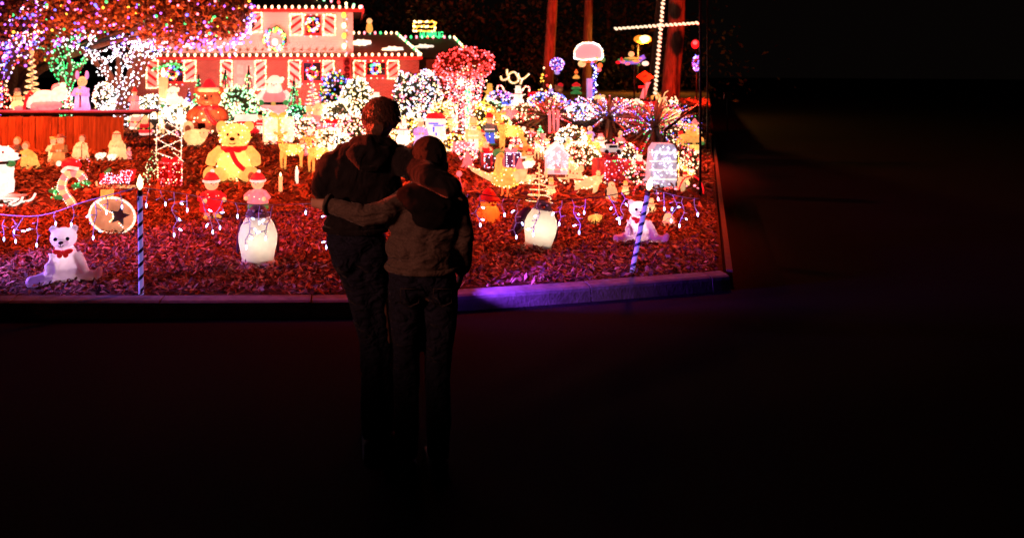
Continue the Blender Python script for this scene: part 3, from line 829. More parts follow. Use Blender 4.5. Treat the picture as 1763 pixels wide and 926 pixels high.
def wood(name, n, x0, x1, y0, y1, z0, z1, size, mats, seed, label):
    rs = np.random.RandomState(seed); cl = np.stack([x0+(x1-x0)*rs.rand(70), y0+(y1-y0)*rs.rand(70), z0+(z1-z0)*rs.rand(70)], 1)
    c = cl[rs.randint(0,70,n)] + rs.normal(0,1,(n,3))*np.array([1.6,1.4,1.1])[None]
    c = c[c[:,2] > .2]
    o = leaves(name, c, size, mats, None, seed, .5); o['kind'] = 'stuff'; tag(o, label, 'woods')
wood('woods', 9000, 0, 24, 52, 62, 1, 9, .42, NEED, 5, 'dark brown woods behind the garage and the joy sign')
wood('woods', 2600, 10, 22, 40, 48, .5, 4.5, .30, NEED, 6, 'dull orange undergrowth behind the basketball hoop and the street lamp')
# ------------------------------------------------------------------ near figures, lit from inside
def inner_lamp(f, z, power, col=(1,.86,.66), y=0.0, x=0.0, radius=.03):
    ld = bpy.data.lights.new('inner_bulb', 'POINT'); ld.energy = power; ld.color = col; ld.shadow_soft_size = radius
    l = link('inner_bulb', ld, f.o); l.location = (x, y, z); l.scale = (1,1,1)
BEARW = shell('polar_bear_plastic', (.80,.76,.80), .55)
PENGW = shell('penguin_white_plastic', (.86,.80,.72), .6)
PENGD = shell('penguin_dark_plastic', (.12,.05,.085), .45)
ORSH = shell('orange_plastic', (.95,.26,.05), .65)
EYE = paint('eye_black', (.01,.008,.01), .2, spec=.6)
NOSEM = paint('nose_dark', (.05,.03,.03), .3)
BOW = glow('self_lit_red_bow', (.70,.015,.015), .45)  # slight self-glow added, as violet light leaves plain red dark

def sit_bear(label, px, py, hpx, rz, tilt=0, flip=1, power=3.0, group='sitting white bears'):
    f = Fig('polar_bear_figure', label, 'bear figure', px, py, hpx, rz, group)
    b = MB(); s = flip
    b.ell((0,.0,.30), (.27,.21,.30)); b.ell((0,0,.18), (.30,.23,.18)); b.ell((0,-.01,.50), (.20,.17,.18))
    b.ell((-.02*s,-.03,.78), (.235,.19,.19)); b.ell((-.02*s,-.2,.73), (.11,.10,.085))            # head, muzzle
    for k in (-1,1): b.ell((.175*k-.02*s,.0,.935), (.075,.045,.075))
    b.tube([(-.2,-.05,.14), (-.38,-.16,.10), (-.50,-.24,.09)], [.13,.105,.10], seg=12)
    b.ell((-.52,-.25,.10), (.085,.10,.10))
    b.tube([(.2,-.05,.14), (.40,-.14,.12), (.52,-.2,.13)], [.13,.10,.085], seg=12)
    b.ell((.58,-.22,.17), (.07,.09,.125), rot=(0,.35,0))
    b.tube([(-.19,-.05,.50), (-.24,-.15,.34), (-.22,-.2,.18)], [.095,.085,.075], seg=12)
    b.tube([(.19,-.05,.50), (.29,-.12,.34), (.36,-.17,.2)], [.095,.085,.07], seg=12)
    body = remesh(b, 'body', BEARW, .022, f.o, 4)
    for k in (-1,1): MB().ell((.1*k-.03*s,-.215,.80), (.034,.02,.034), seg=12, rings=8).build('eye', EYE, f.o)
    MB().ell((-.03*s,-.295,.755), (.045,.025,.026)).build('nose', NOSEM, f.o)
    MB().tube([(-.03*s,-.31,.735), (-.03*s,-.308,.70)], .007, seg=5).tube(spline([(-.075*s,-.29,.70), (-.03*s,-.305,.688), (.015*s,-.29,.70)],4), .007, seg=5).build('mouth', NOSEM, f.o)
    bw = MB()
    for k in (-1,1): bw.ell((.085*k-.01,-.205,.575), (.09,.025,.045), rot=(0,-.25*k,0)); bw.ell((.05*k-.01,-.215,.52), (.05,.02,.05), rot=(0,.7*k,0))
    bw.ell((-.01,-.22,.565), (.04,.035,.04)); bw.build('bow', BOW, f.o)
    inner_lamp(f, .40, power*.55, (1,.70,.68)); inner_lamp(f, .78, power*.5, (1,.70,.72))
    return f
sit_bear('white sitting bear with red bow, lavender lit, near the striped candle stake', 112, 485, 97, R(14), power=1.5)
sit_bear('white sitting bear with red bow behind the leaning candle stake', 1098, 416, 72, R(-12), power=2.4, flip=-1)

def penguin(label, px, py, hpx, rz, side, power):
    f = Fig('penguin_figure', label, 'penguin figure', px, py, hpx, rz, 'large penguins near the kerb')
    def build(mb, g=1.0):
        mb.lathe([(.001,.0),(.24*g,.0),(.30*g,.03),(.265*g,.09),(.285*g,.2),(.32*g,.36),(.325*g,.5),(.29*g,.63),(.225*g,.75),(.18*g,.83),(.165*g,.88),(.13*g,.95),(.07*g,.99),(.001,1.0)], seg=28, sx=1, sy=.85)
    b = MB(); build(b)
    for k in (-1,1): b.ell((.15*k,-.22,.03), (.12,.15,.045))
    def mf(c, n):
        if c.z > .80: return 1
        if c.y > .06 + .02*math.sin(c.z*9): return 1
        return 0
    remesh(b, 'body', [PENGW, PENGD], .016, f.o, 3, mat_fn=mf)
    for k in (-1,1):
        sp_ = side < 0 and k == side
        wg = MB().ell((0,0,0), (.13 if sp_ else .05,.11,.36 if sp_ else .30)); o = wg.build('wing', PENGD, f.o); o.location = (.30*k + (.10*side if sp_ else 0), .10, .46); o.rotation_euler = (R(-6), R(-7*k - (16*k if sp_ else 0)), 0)
    MB().lathe([(.05,0),(.035,.06),(.006,.15)], seg=10, sx=1.1, sy=.7).build('beak', paint('beak_dark', (.16,.05,.03), .4), f.o).matrix_local = Matrix.Translation((0,-.11,.87)) @ Matrix.Rotation(R(100), 4, 'X')
    for k in (-1,1): MB().ell((.07*k,-.125,.915), (.022,.015,.022), seg=8, rings=6).build('eye', WHP, f.o)
    inner_lamp(f, .44, power, (1,.84,.62))
    if side < 0: f.o.rotation_euler[1] = R(7)
penguin('large white-fronted penguin with a dark head beside the two people', 444, 456, 103, R(8), 1, 2.6)
penguin('large penguin with a dark wing held out, by the wire spiral tree', 926, 428, 84, R(-14), -1, 2.6)

f = Fig('snowman_figure', 'small glowing orange snowman with a soft red cap near the rope', 'snowman figure', 841, 384, 60, R(20))
b = MB().ell((0,0,.28), (.33,.3,.29)).ell((0,0,.58), (.24,.22,.2)).ell((-.3,-.05,.3), (.12,.1,.13)).ell((-.28,-.08,.1), (.16,.13,.1)).ell((.12,-.1,.08), (.2,.2,.09))
remesh(b, 'body', ORSH, .025, f.o, 3)
MB().lathe([(.34,.66),(.30,.71),(.22,.78),(.16,.9),(.08,.98),(.01,1.0)], seg=18).build('cap', shell('red_orange_cap', (.85,.10,.05), .5), f.o)
for k in (-1,1): f.E('eye', (.09*k,-.2,.62), (.03,.02,.03), EYE)
f.E('nose', (0,-.24,.56), (.03,.08,.03), ORSH)
inner_lamp(f, .4, 1.2, (1,.7,.3))

# ------------------------------------------------------------------ rope of icicle lights on striped candle stakes
CANDB = glow('lit_violet_tube', (.30,.24,.80), .42, base=(.5,.45,.8)); CANDS = paint('stake_dark_stripe', (.02,.05,.10), .4)
FLAME = glow('flame_bulb', (1,.62,.30), 6.0)
def stake(label, top, base, r, n=7):
    base = Vector(base); ax = Vector(top) - base; L = ax.length
    o = thing('candle_stake', label, 'candle stake', base, group='striped candle stakes holding up the icicle lights')
    q = ax.to_track_quat('Z', 'Y'); M = q.to_matrix()
    p = MB().lathe([(r*.4,-.12),(r,0.0),(r,L-.04),(r*.8,L-.035)], seg=14); p.v = [tuple(M @ Vector(v)) for v in p.v]; p.build('pole', CANDB, o)
    sp = []
    for k in range(n*12+1):
        a = 6.2832*k/12; sp.append((k, a))
    s = MB(); vs = []; fs = []
    for i, (k, a) in enumerate(sp):
        z = .03 + (L-.12)*k/(n*12)
        for dz in (-.016, .016):
            for da in (0,): vs.append(M @ Vector(((r+.0022)*math.cos(a), (r+.0022)*math.sin(a), z+dz)))
    s.add(vs, [(2*i, 2*i+2, 2*i+3, 2*i+1) for i in range(len(sp)-1)]); s.build('stripe', CANDS, o)
    c = MB().lathe([(r*1.05,L-.075),(r*1.05,L-.028),(r*.6,L-.02)], seg=14); c.v = [tuple(M @ Vector(v)) for v in c.v]; c.build('socket', paint('socket_brown', (.12,.05,.04), .5), o)
    fl = MB().lathe([(.004,L-.025),(.022,L),(.028,L+.025),(.017,L+.07),(.002,L+.105)], seg=12); fl.v = [tuple(M @ Vector(v)) for v in fl.v]; fl.build('flame_bulb', FLAME, o)
    return Vector(top)
d1, d2 = 5.80, depth(468)
T1 = stake('upright striped violet candle stake with a lit flame bulb', W(241,322,d1), (W(243,505,d1).x, d1, YARD), .021)
T2 = stake('leaning striped violet candle stake in front of a white bear', W(1117,324,d2+.1), (W(1088,468,d2).x, d2, YARD), .021)

BL = paint('icicle_wire', (.85,.80,.95), .4)
icb = MB().lathe([(.004,0),(.007,-.012),(.006,-.028),(.001,-.036)], seg=8).mesh('bulb', glow('icicle_led', (.40,.44,1), 16.0))
def icicle(label, pts, drops, seed):
    rng = random.Random(seed)
    o = thing('icicle_lights', label, 'icicle lights', (0,0,0), group='icicle light strings along the front of the yard')
    sp = spline(pts, 8); MB().tube(sp, .0045, seg=5).build('wire', BL if seed % 2 else DWIRE, o)
    for (px, py, pd, L) in drops:
        p = W(px, py, pd); q = [p]; w = MB()
        n = max(2, int(L/.05)); x = 0
        for i in range(n):
            q.append(q[-1] + Vector((rng.uniform(-.035,.035), rng.uniform(-.02,.02), -L/n)))
        w.tube(spline(q,4), .0042, seg=5)
        for i, c in enumerate(q[1:]):
            s = rng.choice((-1,1)); e_ = c + Vector((s*rng.uniform(.03,.06), 0, rng.uniform(-.03,.01)))
            last = i == n-1
            if not last: w.tube([c, e_], .0038, seg=5)
            if i % 2 == 0 and not last: continue
            bo = link('bulb', icb, o); bo.location = c if last else e_; bo.rotation_euler = (0, 0 if last else -s*R(rng.uniform(30,95)), rng.random())
        w.build('drop', BL, o)
A0 = W(-60, 362, 6.3)
icicle('icicle lights from the picture edge to the upright candle stake', [A0, W(60,372,6.2), W(150,346,6.0), T1+Vector((0,-.02,.0))],
       [(8,378,6.25,.16),(40,375,6.2,.20),(98,362,6.1,.10),(205,332,5.9,.10),(163,345,6.0,.3),(22,377,6.22,.10),(66,371,6.15,.24),(125,355,6.05,.14),(183,338,5.95,.12)], 1)
icicle('icicle lights sagging from the upright stake towards the two people', [T1+Vector((0,.02,-.005)), W(300,331,6.0), W(360,341,6.15), W(430,352,6.25), W(490,352,6.3), W(560,350,6.4), W(640,356,6.5)],
       [(257,324,5.9,.13),(300,331,6.0,.36),(345,338,6.1,.30),(383,345,6.2,.22),(428,352,6.25,.36),(470,354,6.28,.28),(520,351,6.3,.06),(556,352,6.4,.38),(276,328,5.95,.10),(322,335,6.05,.12),(405,349,6.22,.10),(448,353,6.26,.14)], 3)
icicle('icicle lights from behind the shorter person to the leaning stake', [W(700,345,6.5), W(800,333,6.5), W(850,338,6.5), W(900,343,6.5), W(960,345,6.5), W(1040,338,6.5), T2+Vector((0,.02,0))],
       [(806,334,6.5,.10),(826,336,6.5,.26),(868,340,6.5,.14),(896,343,6.5,.34),(928,344,6.5,.30),(968,345,6.5,.20),(985,344,6.5,.28),(1008,341,6.5,.12),(1048,337,6.5,.20),(1070,332,6.5,.27)], 4)
icicle('icicle lights from the leaning stake towards the driveway', [T2+Vector((.01,.02,0)), W(1145,332,6.6), W(1180,340,6.65), W(1204,342,6.7)],
       [(1130,326,6.55,.08),(1143,331,6.6,.14),(1158,336,6.6,.22),(1176,339,6.65,.26),(1196,341,6.7,.14)], 5)

# ------------------------------------------------------------------ table, plank screen and what stands on and before them
TABY = 17.3
tb = thing('folding_table', 'long folding table with purple cloth top behind the plank screen', 'table', (0, TABY, 0))
TX0, TX1, TZ = W(-60,0,TABY).x, W(259,0,TABY-.4).x, CAMZ-(191-130)/1200*17
MB().box(((TX0+TX1)/2, 0, TZ-.02), (TX1-TX0, .80, .04)).build('tabletop', paint('purple_cloth', (.30,.12,.42), .7), tb, False)
MB().box(((TX0+TX1)/2, -.385, TZ-.065), (TX1-TX0-.02, .03, .05)).build('apron', BLACKM, tb, False)
for x in (TX1-.03, W(16,0,17).x):
    for y in (-.36, .36): MB().tube([(x,y,TZ-.04),(x,y,YARD)], .014, seg=6).build('leg', BLACKM, tb)
    MB().tube([(x,-.36,.30),(x,.36,.30)], .010, seg=6).build('crossbar', BLACKM, tb)
MB().tube([(TX1-.12,-.37,TZ-.05),(TX1-.6,-.37,.35)], .009, seg=6).tube([(TX1-.6,-.37,.35),(TX1-.03,-.37,.45)], .009, seg=6).build('brace', BLACKM, tb)
PW = [paint('plank_red_brown_%d' % i, (.40+.06*i, .17+.03*i, .07+.01*i), .75, noise_amt=.35, scale=3, bump=.5, bscale=8, stretch=(6,6,.7)) for i in range(3)]
ps = thing('plank_screen', 'low red-brown screen of upright planks in front of the table', 'screen', (0, 16.5, YARD))
rng = random.Random(3); px = -22
while px < 212:
    w = rng.choice((11,12,13,14)); x0, x1 = W(px,0,16.5).x, W(px+w,0,16.5).x; h = .84 + rng.uniform(-.012,.01)
    MB().box(((x0+x1)/2, rng.uniform(-.006,.006), h/2), (x1-x0-rng.choice((.006,.006,.014)), .022, h)).build('plank', rng.choice(PW), ps, False); px += w
for z in (.16,.70): MB().box((W(95,0,16.5).x, .035, z), (3.2,.035,.07)).build('rail', PW[0], ps, False)

# ------------------------------------------------------------------ builders of the display figures
def santa(label, px, py, hpx, suit=WHITE, coat=PINK, rz=0, **k):
    f = Fig('santa_figure', label, 'santa figure', px, py, hpx, rz, **k)
    f.L('coat', [(.01,.10),(.27,.10),(.30,.16),(.31,.3),(.30,.45),(.26,.6),(.17,.70),(.05,.72)], coat, sy=.8)
    f.L('fur_hem', [(.29,.09),(.33,.11),(.34,.16),(.31,.19)], WHITE, sy=.8)
    f.L('belt', [(.305,.37),(.325,.375),(.325,.425),(.305,.43)], BLK, sy=.8)
    f.B('buckle', (0,-.262,.40), (.09,.02,.075), YEL)
    f.E('head', (0,-.03,.79), (.15,.14,.14), SKIN); f.E('beard', (0,-.10,.70), (.17,.11,.16), suit)
    f.L('hat', [(.17,.83),(.185,.86),(.17,.89),(.13,.94),(.07,.99),(.01,1.0)], suit); f.E('pompom', (.16,-.02,.92), (.05,.05,.05), WHITE)
    for s in (-1,1):
        f.T('arm', [(.20*s,0,.62), (.33*s,-.06,.50), (.27*s,-.22,.42)], [.09,.085,.07], suit)
        f.E('mitten', (.26*s,-.26,.42), (.06,.06,.06), GRN); f.E('boot', (.14*s,-.08,.05), (.10,.15,.06), BLK)
        f.E('eye', (.05*s,-.165,.81), (.016,.01,.02), BLK)
    f.E('nose', (0,-.175,.78), (.03,.03,.025), PINK); heart(f, (0,0,.34), .27)
    return f
def snowman(label, px, py, hpx, hat=BLK, scarf=RED, body=WHITE, rz=0, **k):
    f = Fig('snowman_figure', label, 'snowman figure', px, py, hpx, rz, **k)
    f.E('lower_ball', (0,0,.24), (.27,.26,.25), body); f.E('middle_ball', (0,0,.52), (.20,.19,.19), body); f.E('head', (0,0,.74), (.145,.14,.14), body)
    f.L('hat', [(.19,.83),(.19,.85),(.12,.855),(.115,.99),(.01,1.0)], hat)
    f.T('scarf', circ((0,0,.63), .15, 14, 'xy')+[(.15,0,.63)], .035, scarf, 6); f.T('nose', [(0,-.13,.74),(0,-.27,.73)], [.028,.004], ORA, 6)
    for s in (-1,1):
        f.E('eye', (.05*s,-.13,.78), (.018,.012,.018), BLK); f.T('arm', [(.17*s,0,.55),(.33*s,-.05,.62)], [.03,.02], body, 6)
    for z in (.46,.55): f.E('button', (0,-.20,z), (.02,.015,.02), BLK, seg=8, rings=6)
    heart(f, (0,0,.22), .24); return f
def robed(label, px, py, hpx, robe=TAN, head='scarf', cloth=WARM, lean=0, rz=0, name='nativity_figure', cat='nativity figure', staff=False, kneel=False, hold=None, **k):
    f = Fig(name, label, cat, px, py, hpx, rz, **k); w = 1.5 if kneel else 1.0
    b = MB().lathe([(.01,0),(.24*w,0),(.25*w,.05),(.20*w,.3),(.19*w,.5),(.15,.66),(.06,.72)], seg=16, sx=1, sy=.8)
    b.v = [(x+lean*z*z, y-abs(lean)*.1*z, z) for x,y,z in b.v]; b.build('robe', robe, f.o)
    hx = lean*.7
    f.E('head', (hx,-.03,.82), (.11,.11,.13), SKIN)
    if head == 'scarf':
        b = MB().lathe([(.20,.58),(.16,.72),(.145,.84),(.12,.93),(.05,.985),(.005,.99)], (hx,.03,0), seg=14); b.build('headscarf', cloth, f.o)
        f.T('headband', circ((hx,.02,.90), .137, 12, 'xy')+[(hx+.137,.02,.90)], .018, RED, 5)
    elif head == 'crown': f.L('crown', [(.10,.90),(.125,.90),(.15,1.0),(.12,1.0)], cloth, (hx,0,0))
    elif head == 'hat': f.L('hat', [(.19,.90),(.19,.925),(.11,.93),(.09,1.0),(.01,1.0)], cloth, (hx,0,0))
    elif head == 'hood': f.E('hood', (hx,.04,.85), (.14,.12,.15), cloth)
    elif head == 'cone': f.L('cap', [(.14,.88),(.12,.92),(.05,1.06),(.005,1.1)], cloth, (hx,0,0))
    for s in (-1,1):
        f.T('arm', [(.16*s+hx*.8,0,.62), (.22*s+hx*.6,-.10,.46), (.06*s+hx*.6,-.22,.48)], [.07,.065,.05], robe); f.E('hand', (.05*s+hx*.6,-.25,.49), (.04,.04,.04), SKIN, seg=8, rings=6)
        f.E('eye', (hx+.04*s,-.135,.84), (.014,.01,.014), BLK, seg=8, rings=6)
    if staff: f.T('staff', [(.16,-.25,0),(.16,-.25,.62),(.20,-.25,.70),(.25,-.25,.68),(.26,-.25,.60)], .02, BRN, 6)
    heart(f, (0,0,.3), .19)
    if hold is not None: f.E('held_gift', (hx*.6,-.32,.5), (.08,.07,.10), hold)
    return f
def lamb(label, px, py, hpx, mat=WHITE, **k):
    f = Fig('lamb_figure', label, 'lamb figure', px, py, hpx, **k)
    b = MB().ell((0,0,.45), (.55,.38,.42)).ell((.45,-.15,.65), (.24,.24,.26)).ell((-.3,0,.5), (.3,.3,.3)); b.build('body', mat, f.o)
    for s in (-1,1): f.E('ear', (.45+.2*s,-.1,.78), (.12,.06,.06), mat); f.E('eye', (.42+.09*s,-.37,.7), (.03,.02,.03), BLK, seg=8, rings=6)
    for x in (-.3,.25): f.T('leg', [(x,-.1,.2),(x,-.12,0)], [.08,.07], mat)
    heart(f, (0,0,.45), .40); return f
def deer(label, px, py, hpx, mat=YEL, rz=0, antler=False, bow=True, pal=('warm','warm','yellow'), n=60, name='deer_figure', **k):
    f = Fig(name, label, 'deer figure', px, py, hpx, rz, **k); rng = random.Random(int(px))
    b = MB().ell((.05,0,.50), (.27,.12,.14)).ell((-.14,0,.54), (.13,.12,.14)).tube([(-.18,0,.56),(-.25,-.03,.72),(-.25,-.06,.80)], [.11,.075,.07], seg=10)
    b.ell((-.27,-.09,.85), (.085,.12,.09)).ell((-.29,-.2,.82), (.05,.08,.05))
    remesh(b, 'body', mat, .02 if hpx >= 60 else .04, f.o, 2 if hpx >= 60 else 1); heart(f, (.03,0,.5), .13, 110)
    for x, y, kx in ((-.2,.07,-.03),(-.16,-.07,.02),(.24,.07,.05),(.28,-.07,-.02)): f.T('leg', [(x,y,.45),(x+kx,y,.25),(x+kx*.5,y,.02)], [.06,.034,.03], mat)
    for s in (-1,1):
        f.E('ear', (-.26+.12*s,-.04,.92), (.07,.02,.035), mat, rot=(0,-.5*s,0)); f.E('eye', (-.27+.06*s,-.185,.87), (.014,.012,.016), BLK, seg=8, rings=6)
        if antler: f.T('antler', spline([(-.26+.04*s,-.06,.92),(-.26+.1*s,-.04,1.04),(-.26+.2*s,-.04,1.1)],4)+[], .014, BRN if antler == 2 else mat, 5)
    f.E('nose', (-.30,-.27,.82), (.02,.015,.015), BLK, seg=8, rings=6); f.E('tail', (.32,0,.57), (.05,.03,.05), WHITE)
    if bow: f.T('collar', circ((-.235,-.02,.68), .092, 12, 'xy')+[(-.143,-.02,.68)], .016, RED, 6)
    f.bulbs(on_ell((.05,0,.50), (.27,.13,.15), n//2, rng, True)+on_ell((-.25,-.05,.78), (.1,.12,.14), n//3, rng, True), list(pal), 1.3, int(py))
    return f
def teddy(label, px, py, hpx, mat=YEL, belly=None, scarf=RED, hat=None, rz=0, n=110, pal=('warm','warm','yellow'), **k):
    f = Fig('teddy_bear_figure', label, 'bear figure', px, py, hpx, rz, **k); rng = random.Random(int(px)+1)
    b = MB().ell((0,0,.30), (.30,.24,.31)).ell((0,-.02,.72), (.26,.21,.21)).ell((0,-.2,.67), (.13,.10,.10))
    remesh(b, 'body', mat, .022, f.o, 2); heart(f, (0,0,.30), .27, 46); heart(f, (0,0,.74), .2, 40)
    for s in (-1,1):
        f.E('ear', (.22*s,.0,.88), (.085,.05,.085), mat); f.T('arm', [(.22*s,-.04,.50),(.34*s,-.14,.40),(.36*s,-.22,.30)], [.09,.09,.085], mat)
        f.T('leg', [(.18*s,-.1,.13),(.30*s,-.34,.11)], [.13,.11], mat); f.E('foot', (.33*s,-.40,.14), (.11,.07,.14), belly or mat)
        f.E('paw_pad', (.33*s,-.465,.13), (.06,.014,.07), BRN); f.E('eye', (.085*s,-.215,.76), (.022,.016,.026), BLK, seg=8, rings=6)
    f.E('nose', (0,-.30,.70), (.045,.025,.03), BLK); f.T('mouth', spline([(-.05,-.285,.63),(0,-.30,.615),(.05,-.285,.63)],4), .008, BLK, 5)
    f.T('scarf', circ((0,-.02,.535), .20, 16, 'xy')+[(.2,-.02,.535)], .04, scarf, 7); f.T('scarf_tail', spline([(-.03,-.24,.52),(.02,-.30,.42),(.1,-.32,.30),(.2,-.33,.22)],4), .04, scarf, 7)
    for s in (-1,1): f.E('bow_loop', (.07*s,-.26,.53), (.08,.03,.05), scarf, rot=(0,.3*s,0))
    if hat: f.L('hat', [(.2,.86),(.2,.92),(.14,.97),(.06,1.1),(.01,1.12)], RED); f.L('hat_brim', [(.20,.85),(.23,.87),(.23,.92),(.2,.94)], hat)
    f.bulbs(on_ell((0,0,.30), (.30,.24,.31), n//2, rng, True)+on_ell((0,-.02,.72), (.26,.21,.21), n//3, rng, True), list(pal), 1.6, int(py))
    return f
def gift(label, px, py, hpx, w=1.0, mat=YEL, rib=RED, pal=('warm','yellow','pink'), rz=R(12), n=60, **k):
    f = Fig('gift_box', label, 'gift box', px, py, hpx, rz, **k); rng = random.Random(int(px)); a = w/2
    f.B('box', (0,0,.42), (w,w*.8,.84), mat); f.B('ribbon', (0,0,.421), (.13*w,w*.8+.02,.856), rib); f.B('ribbon', (0,0,.42), (w+.02,.13*w,.852), rib)
    for s in (-1,1): f.E('bow_loop', (.15*s,0,.92), (.16,.07,.08), rib, rot=(0,-.4*s,0))
    pts = [(rng.uniform(-a,a), -w*.41, rng.uniform(.03,.83)) for _ in range(n)] + [(a*1.01, rng.uniform(-w*.4,w*.4), rng.uniform(.03,.83)) for _ in range(n//3)]
    ed = [(-a,-w*.4,0),(a,-w*.4,0),(a,-w*.4,.84),(-a,-w*.4,.84),(-a,-w*.4,0)]
    f.bulbs(pts + along(ed, .09), list(pal), 1.5, int(py))
    return f
def cone_tree(label, px, py, hpx, pal, n=170, w=.24, rp=1.7, core=None, name='light_tree', **k):
    """a cone of bulb strings hung from a stake"""
    f = Fig(name, label, 'light tree', px, py, hpx, **k); rng = random.Random(int(px*3))
    f.T('stake', [(0,0,0),(0,0,1)], .016, DWIRE, 6); wr = MB()
    for i in range(10):
        a = 6.283*i/10; wr.tube([(w*math.cos(a), w*math.sin(a), .03), (0,0,.97)], .005, seg=4)
    wr.build('wires', DWIRE, f.o); f.bulbs(on_cone(w,.03,.01,.98,n,rng,.012), list(pal), rp, int(px))
    if core: f.E('topper', (0,0,1.0), (.05,.03,.05), core)
    return f
def spiral_tree(label, px, py, hpx, w=.22, turns=8, mat=WARM, rp=1.6, pal=('warm','white'), stake_m=WIRE, base=0.0, **k):
    f = Fig('spiral_tree', label, 'light tree', px, py, hpx, **k)
    hx = helix(w, .015, base+.03, .97, turns); f.T('rope_light', hx, .014 if hpx < 60 else .010, mat, 6)
    f.T('stake', [(0,0,0),(0,0,1)], .014, stake_m, 6); f.E('tip', (0,0,1.0), (.03,.03,.03), mat, seg=8, rings=6)
    f.bulbs(along(hx, .05), list(pal), rp, int(px))
    return f
EVG = [paint('evergreen_dark', (.10,.13,.07), .8, noise_amt=.4, scale=3), paint('evergreen_mid', (.20,.20,.11), .8, noise_amt=.4, scale=3)]
def bush(label, px, py, hpx, wpx, pal, n, shape='round', rp=2.1, seed=None, name='lit_bush', **k):
    f = Fig(name, label, 'bush', px, py, hpx, **k); seed = seed or int(px); rng = random.Random(seed); w = wpx/hpx/2
    rs = np.random.RandomState(seed); m_ = 900
    q = rs.normal(size=(m_,3)); q /= np.linalg.norm(q,axis=1)[:,None]; q *= (.35+.65*rs.rand(m_)**.5)[:,None]
    c = q*np.array([w,w*.8,.5])[None] + np.array([0,0,.5])[None]
    if shape == 'cone': c[:,:2] *= (1.25-c[:,2:3])
    leaves('foliage', c, .16, EVG, f.o, seed, .5); st_ = MB()
    for i in range(5): st_.tube([(0,0,0), (rng.uniform(-w,w)*.6, rng.uniform(-w,w)*.5, .7)], [.04,.01], seg=5)
    st_.build('stem', BARK, f.o)
    n = int(n*1.6); pts = on_ell((0,0,.5), (w,w*.8,.49), n, rng, True)
    if shape == 'cone': pts = [(x*(1.25-z), y*(1.25-z), z) for x,y,z in pts]
    pts = [(x+rng.gauss(0,.03), y, max(.02, z+rng.gauss(0,.03))) for x,y,z in pts]
    f.bulbs(pts, list(pal), rp, seed)
    return f
def cane(label, px, py, hpx, flip=1, lean=0, n=14, **k):
    f = Fig('candy_cane', label, 'candy cane', px, py, hpx, **k); f.o.rotation_euler[1] = lean
    path = [(0,0,0),(0,0,.3),(0,0,.6),(0,0,.72)] + [(flip*(.16-.16*math.cos(R(a))),0,.78+.20*math.sin(R(a))) for a in range(0,200,15)]
    sp = spline(path, 5); L = len(sp); seg = max(2, L//n)
    for i in range(0, L-1, seg): MB().tube(sp[i:i+seg+1], .05, seg=10).build('band', WHITE if (i//seg) % 2 else RED, f.o)
    f.bulbs(along([(p[0],p[1]-.05,p[2]) for p in sp], .07), ['warm','pink'], 1.4, int(px))
    return f
def soldier(label, px, py, hpx, coat=RED, trouser=BLU, hat=BLK, beard=True, rz=0, **k):
    f = Fig('nutcracker_figure', label, 'nutcracker figure', px, py, hpx, rz, **k)
    f.L('base', [(.2,0),(.2,.05),(.01,.05)], GRN)
    for s in (-1,1):
        f.L('leg', [(.075,.05),(.07,.2),(.06,.4)], trouser, (.08*s,0,0)); f.T('arm', [(.17*s,0,.60),(.20*s,-.02,.48),(.18*s,-.05,.38)], .045, coat, 8); f.E('hand', (.18*s,-.05,.36), (.04,.04,.04), SKIN, seg=8, rings=6)
        f.E('epaulette', (.17*s,0,.63), (.06,.06,.025), YEL); f.E('eye', (.04*s,-.105,.76), (.014,.01,.016), BLK, seg=8, rings=6)
    f.L('coat', [(.01,.38),(.15,.38),(.14,.5),(.16,.62),(.06,.67)], coat, sy=.8); f.L('belt', [(.145,.46),(.155,.465),(.155,.49),(.145,.495)], WHITE, sy=.8)
    f.E('head', (0,0,.74), (.105,.105,.10), SKIN)
    if beard: f.E('beard', (0,-.07,.68), (.08,.05,.07), WHITE); f.B('mouth', (0,-.108,.70), (.07,.02,.03), BLK)
    f.L('hat', [(.11,.80),(.115,.84),(.10,.99),(.01,1.0)], hat); f.L('hat_band', [(.113,.80),(.125,.81),(.125,.835),(.113,.84)], YEL)
    return f
def candle(label, px, py, hpx, mat=WHITE, base=GRN, **k):
    f = Fig('candle_figure', label, 'candle figure', px, py, hpx, **k)
    f.L('holder', [(.01,0),(.16,0),(.17,.06),(.10,.10)], base); f.L('wax', [(.085,.08),(.085,.80),(.05,.82)], mat); f.L('flame', [(.02,.82),(.05,.87),(.035,.94),(.004,1.0)], FLAME, seg=10); f.T('drip', [(.08,-.04,.80),(.09,-.04,.62)], [.03,.015], mat, 6)
    return f
def carol(label, px, py, hpx, robe, cap, capshape='hat', rz=0, **k):
    return robed(label, px, py, hpx, robe, capshape, cap, name='caroler_figure', cat='caroler figure', rz=rz, **k)
# ------------------------------------------------------------------ placing the display
# on the table
def ont(px): return dict(d=TABY, z=TZ)
robed('lavender-robed bear-eared figure with a yellow face standing on the table', 141, 190, 58, LAV, 'hood', WARM, name='robed_bear_figure', cat='bear figure', **ont(0))
ftab = Fig('robed_bear_ears', 'pair of pale ears rising behind the yellow-faced figure on the table', 'ears', 141, 190, 66, **ont(0)) if False else None
o = [q for q in bpy.data.objects if q.name.startswith('robed_bear_figure')][0]
for s in (-1,1): MB().ell((.145*s,.02,1.04), (.06,.03,.13)).build('ear', LAV, o)
MB().box((.03,-.21,.3), (.05,.02,.42)).build('stole', paint('violet_stole', (.30,.16,.45), .6), o, False)
MB().ell((0,-.17,.66), (.05,.03,.035)).build('bow_tie', YEL, o)
f = Fig('crawling_baby_figure', 'pink and white crawling Santa figure lying on the table', 'santa figure', 80, 190, 46, **ont(0))
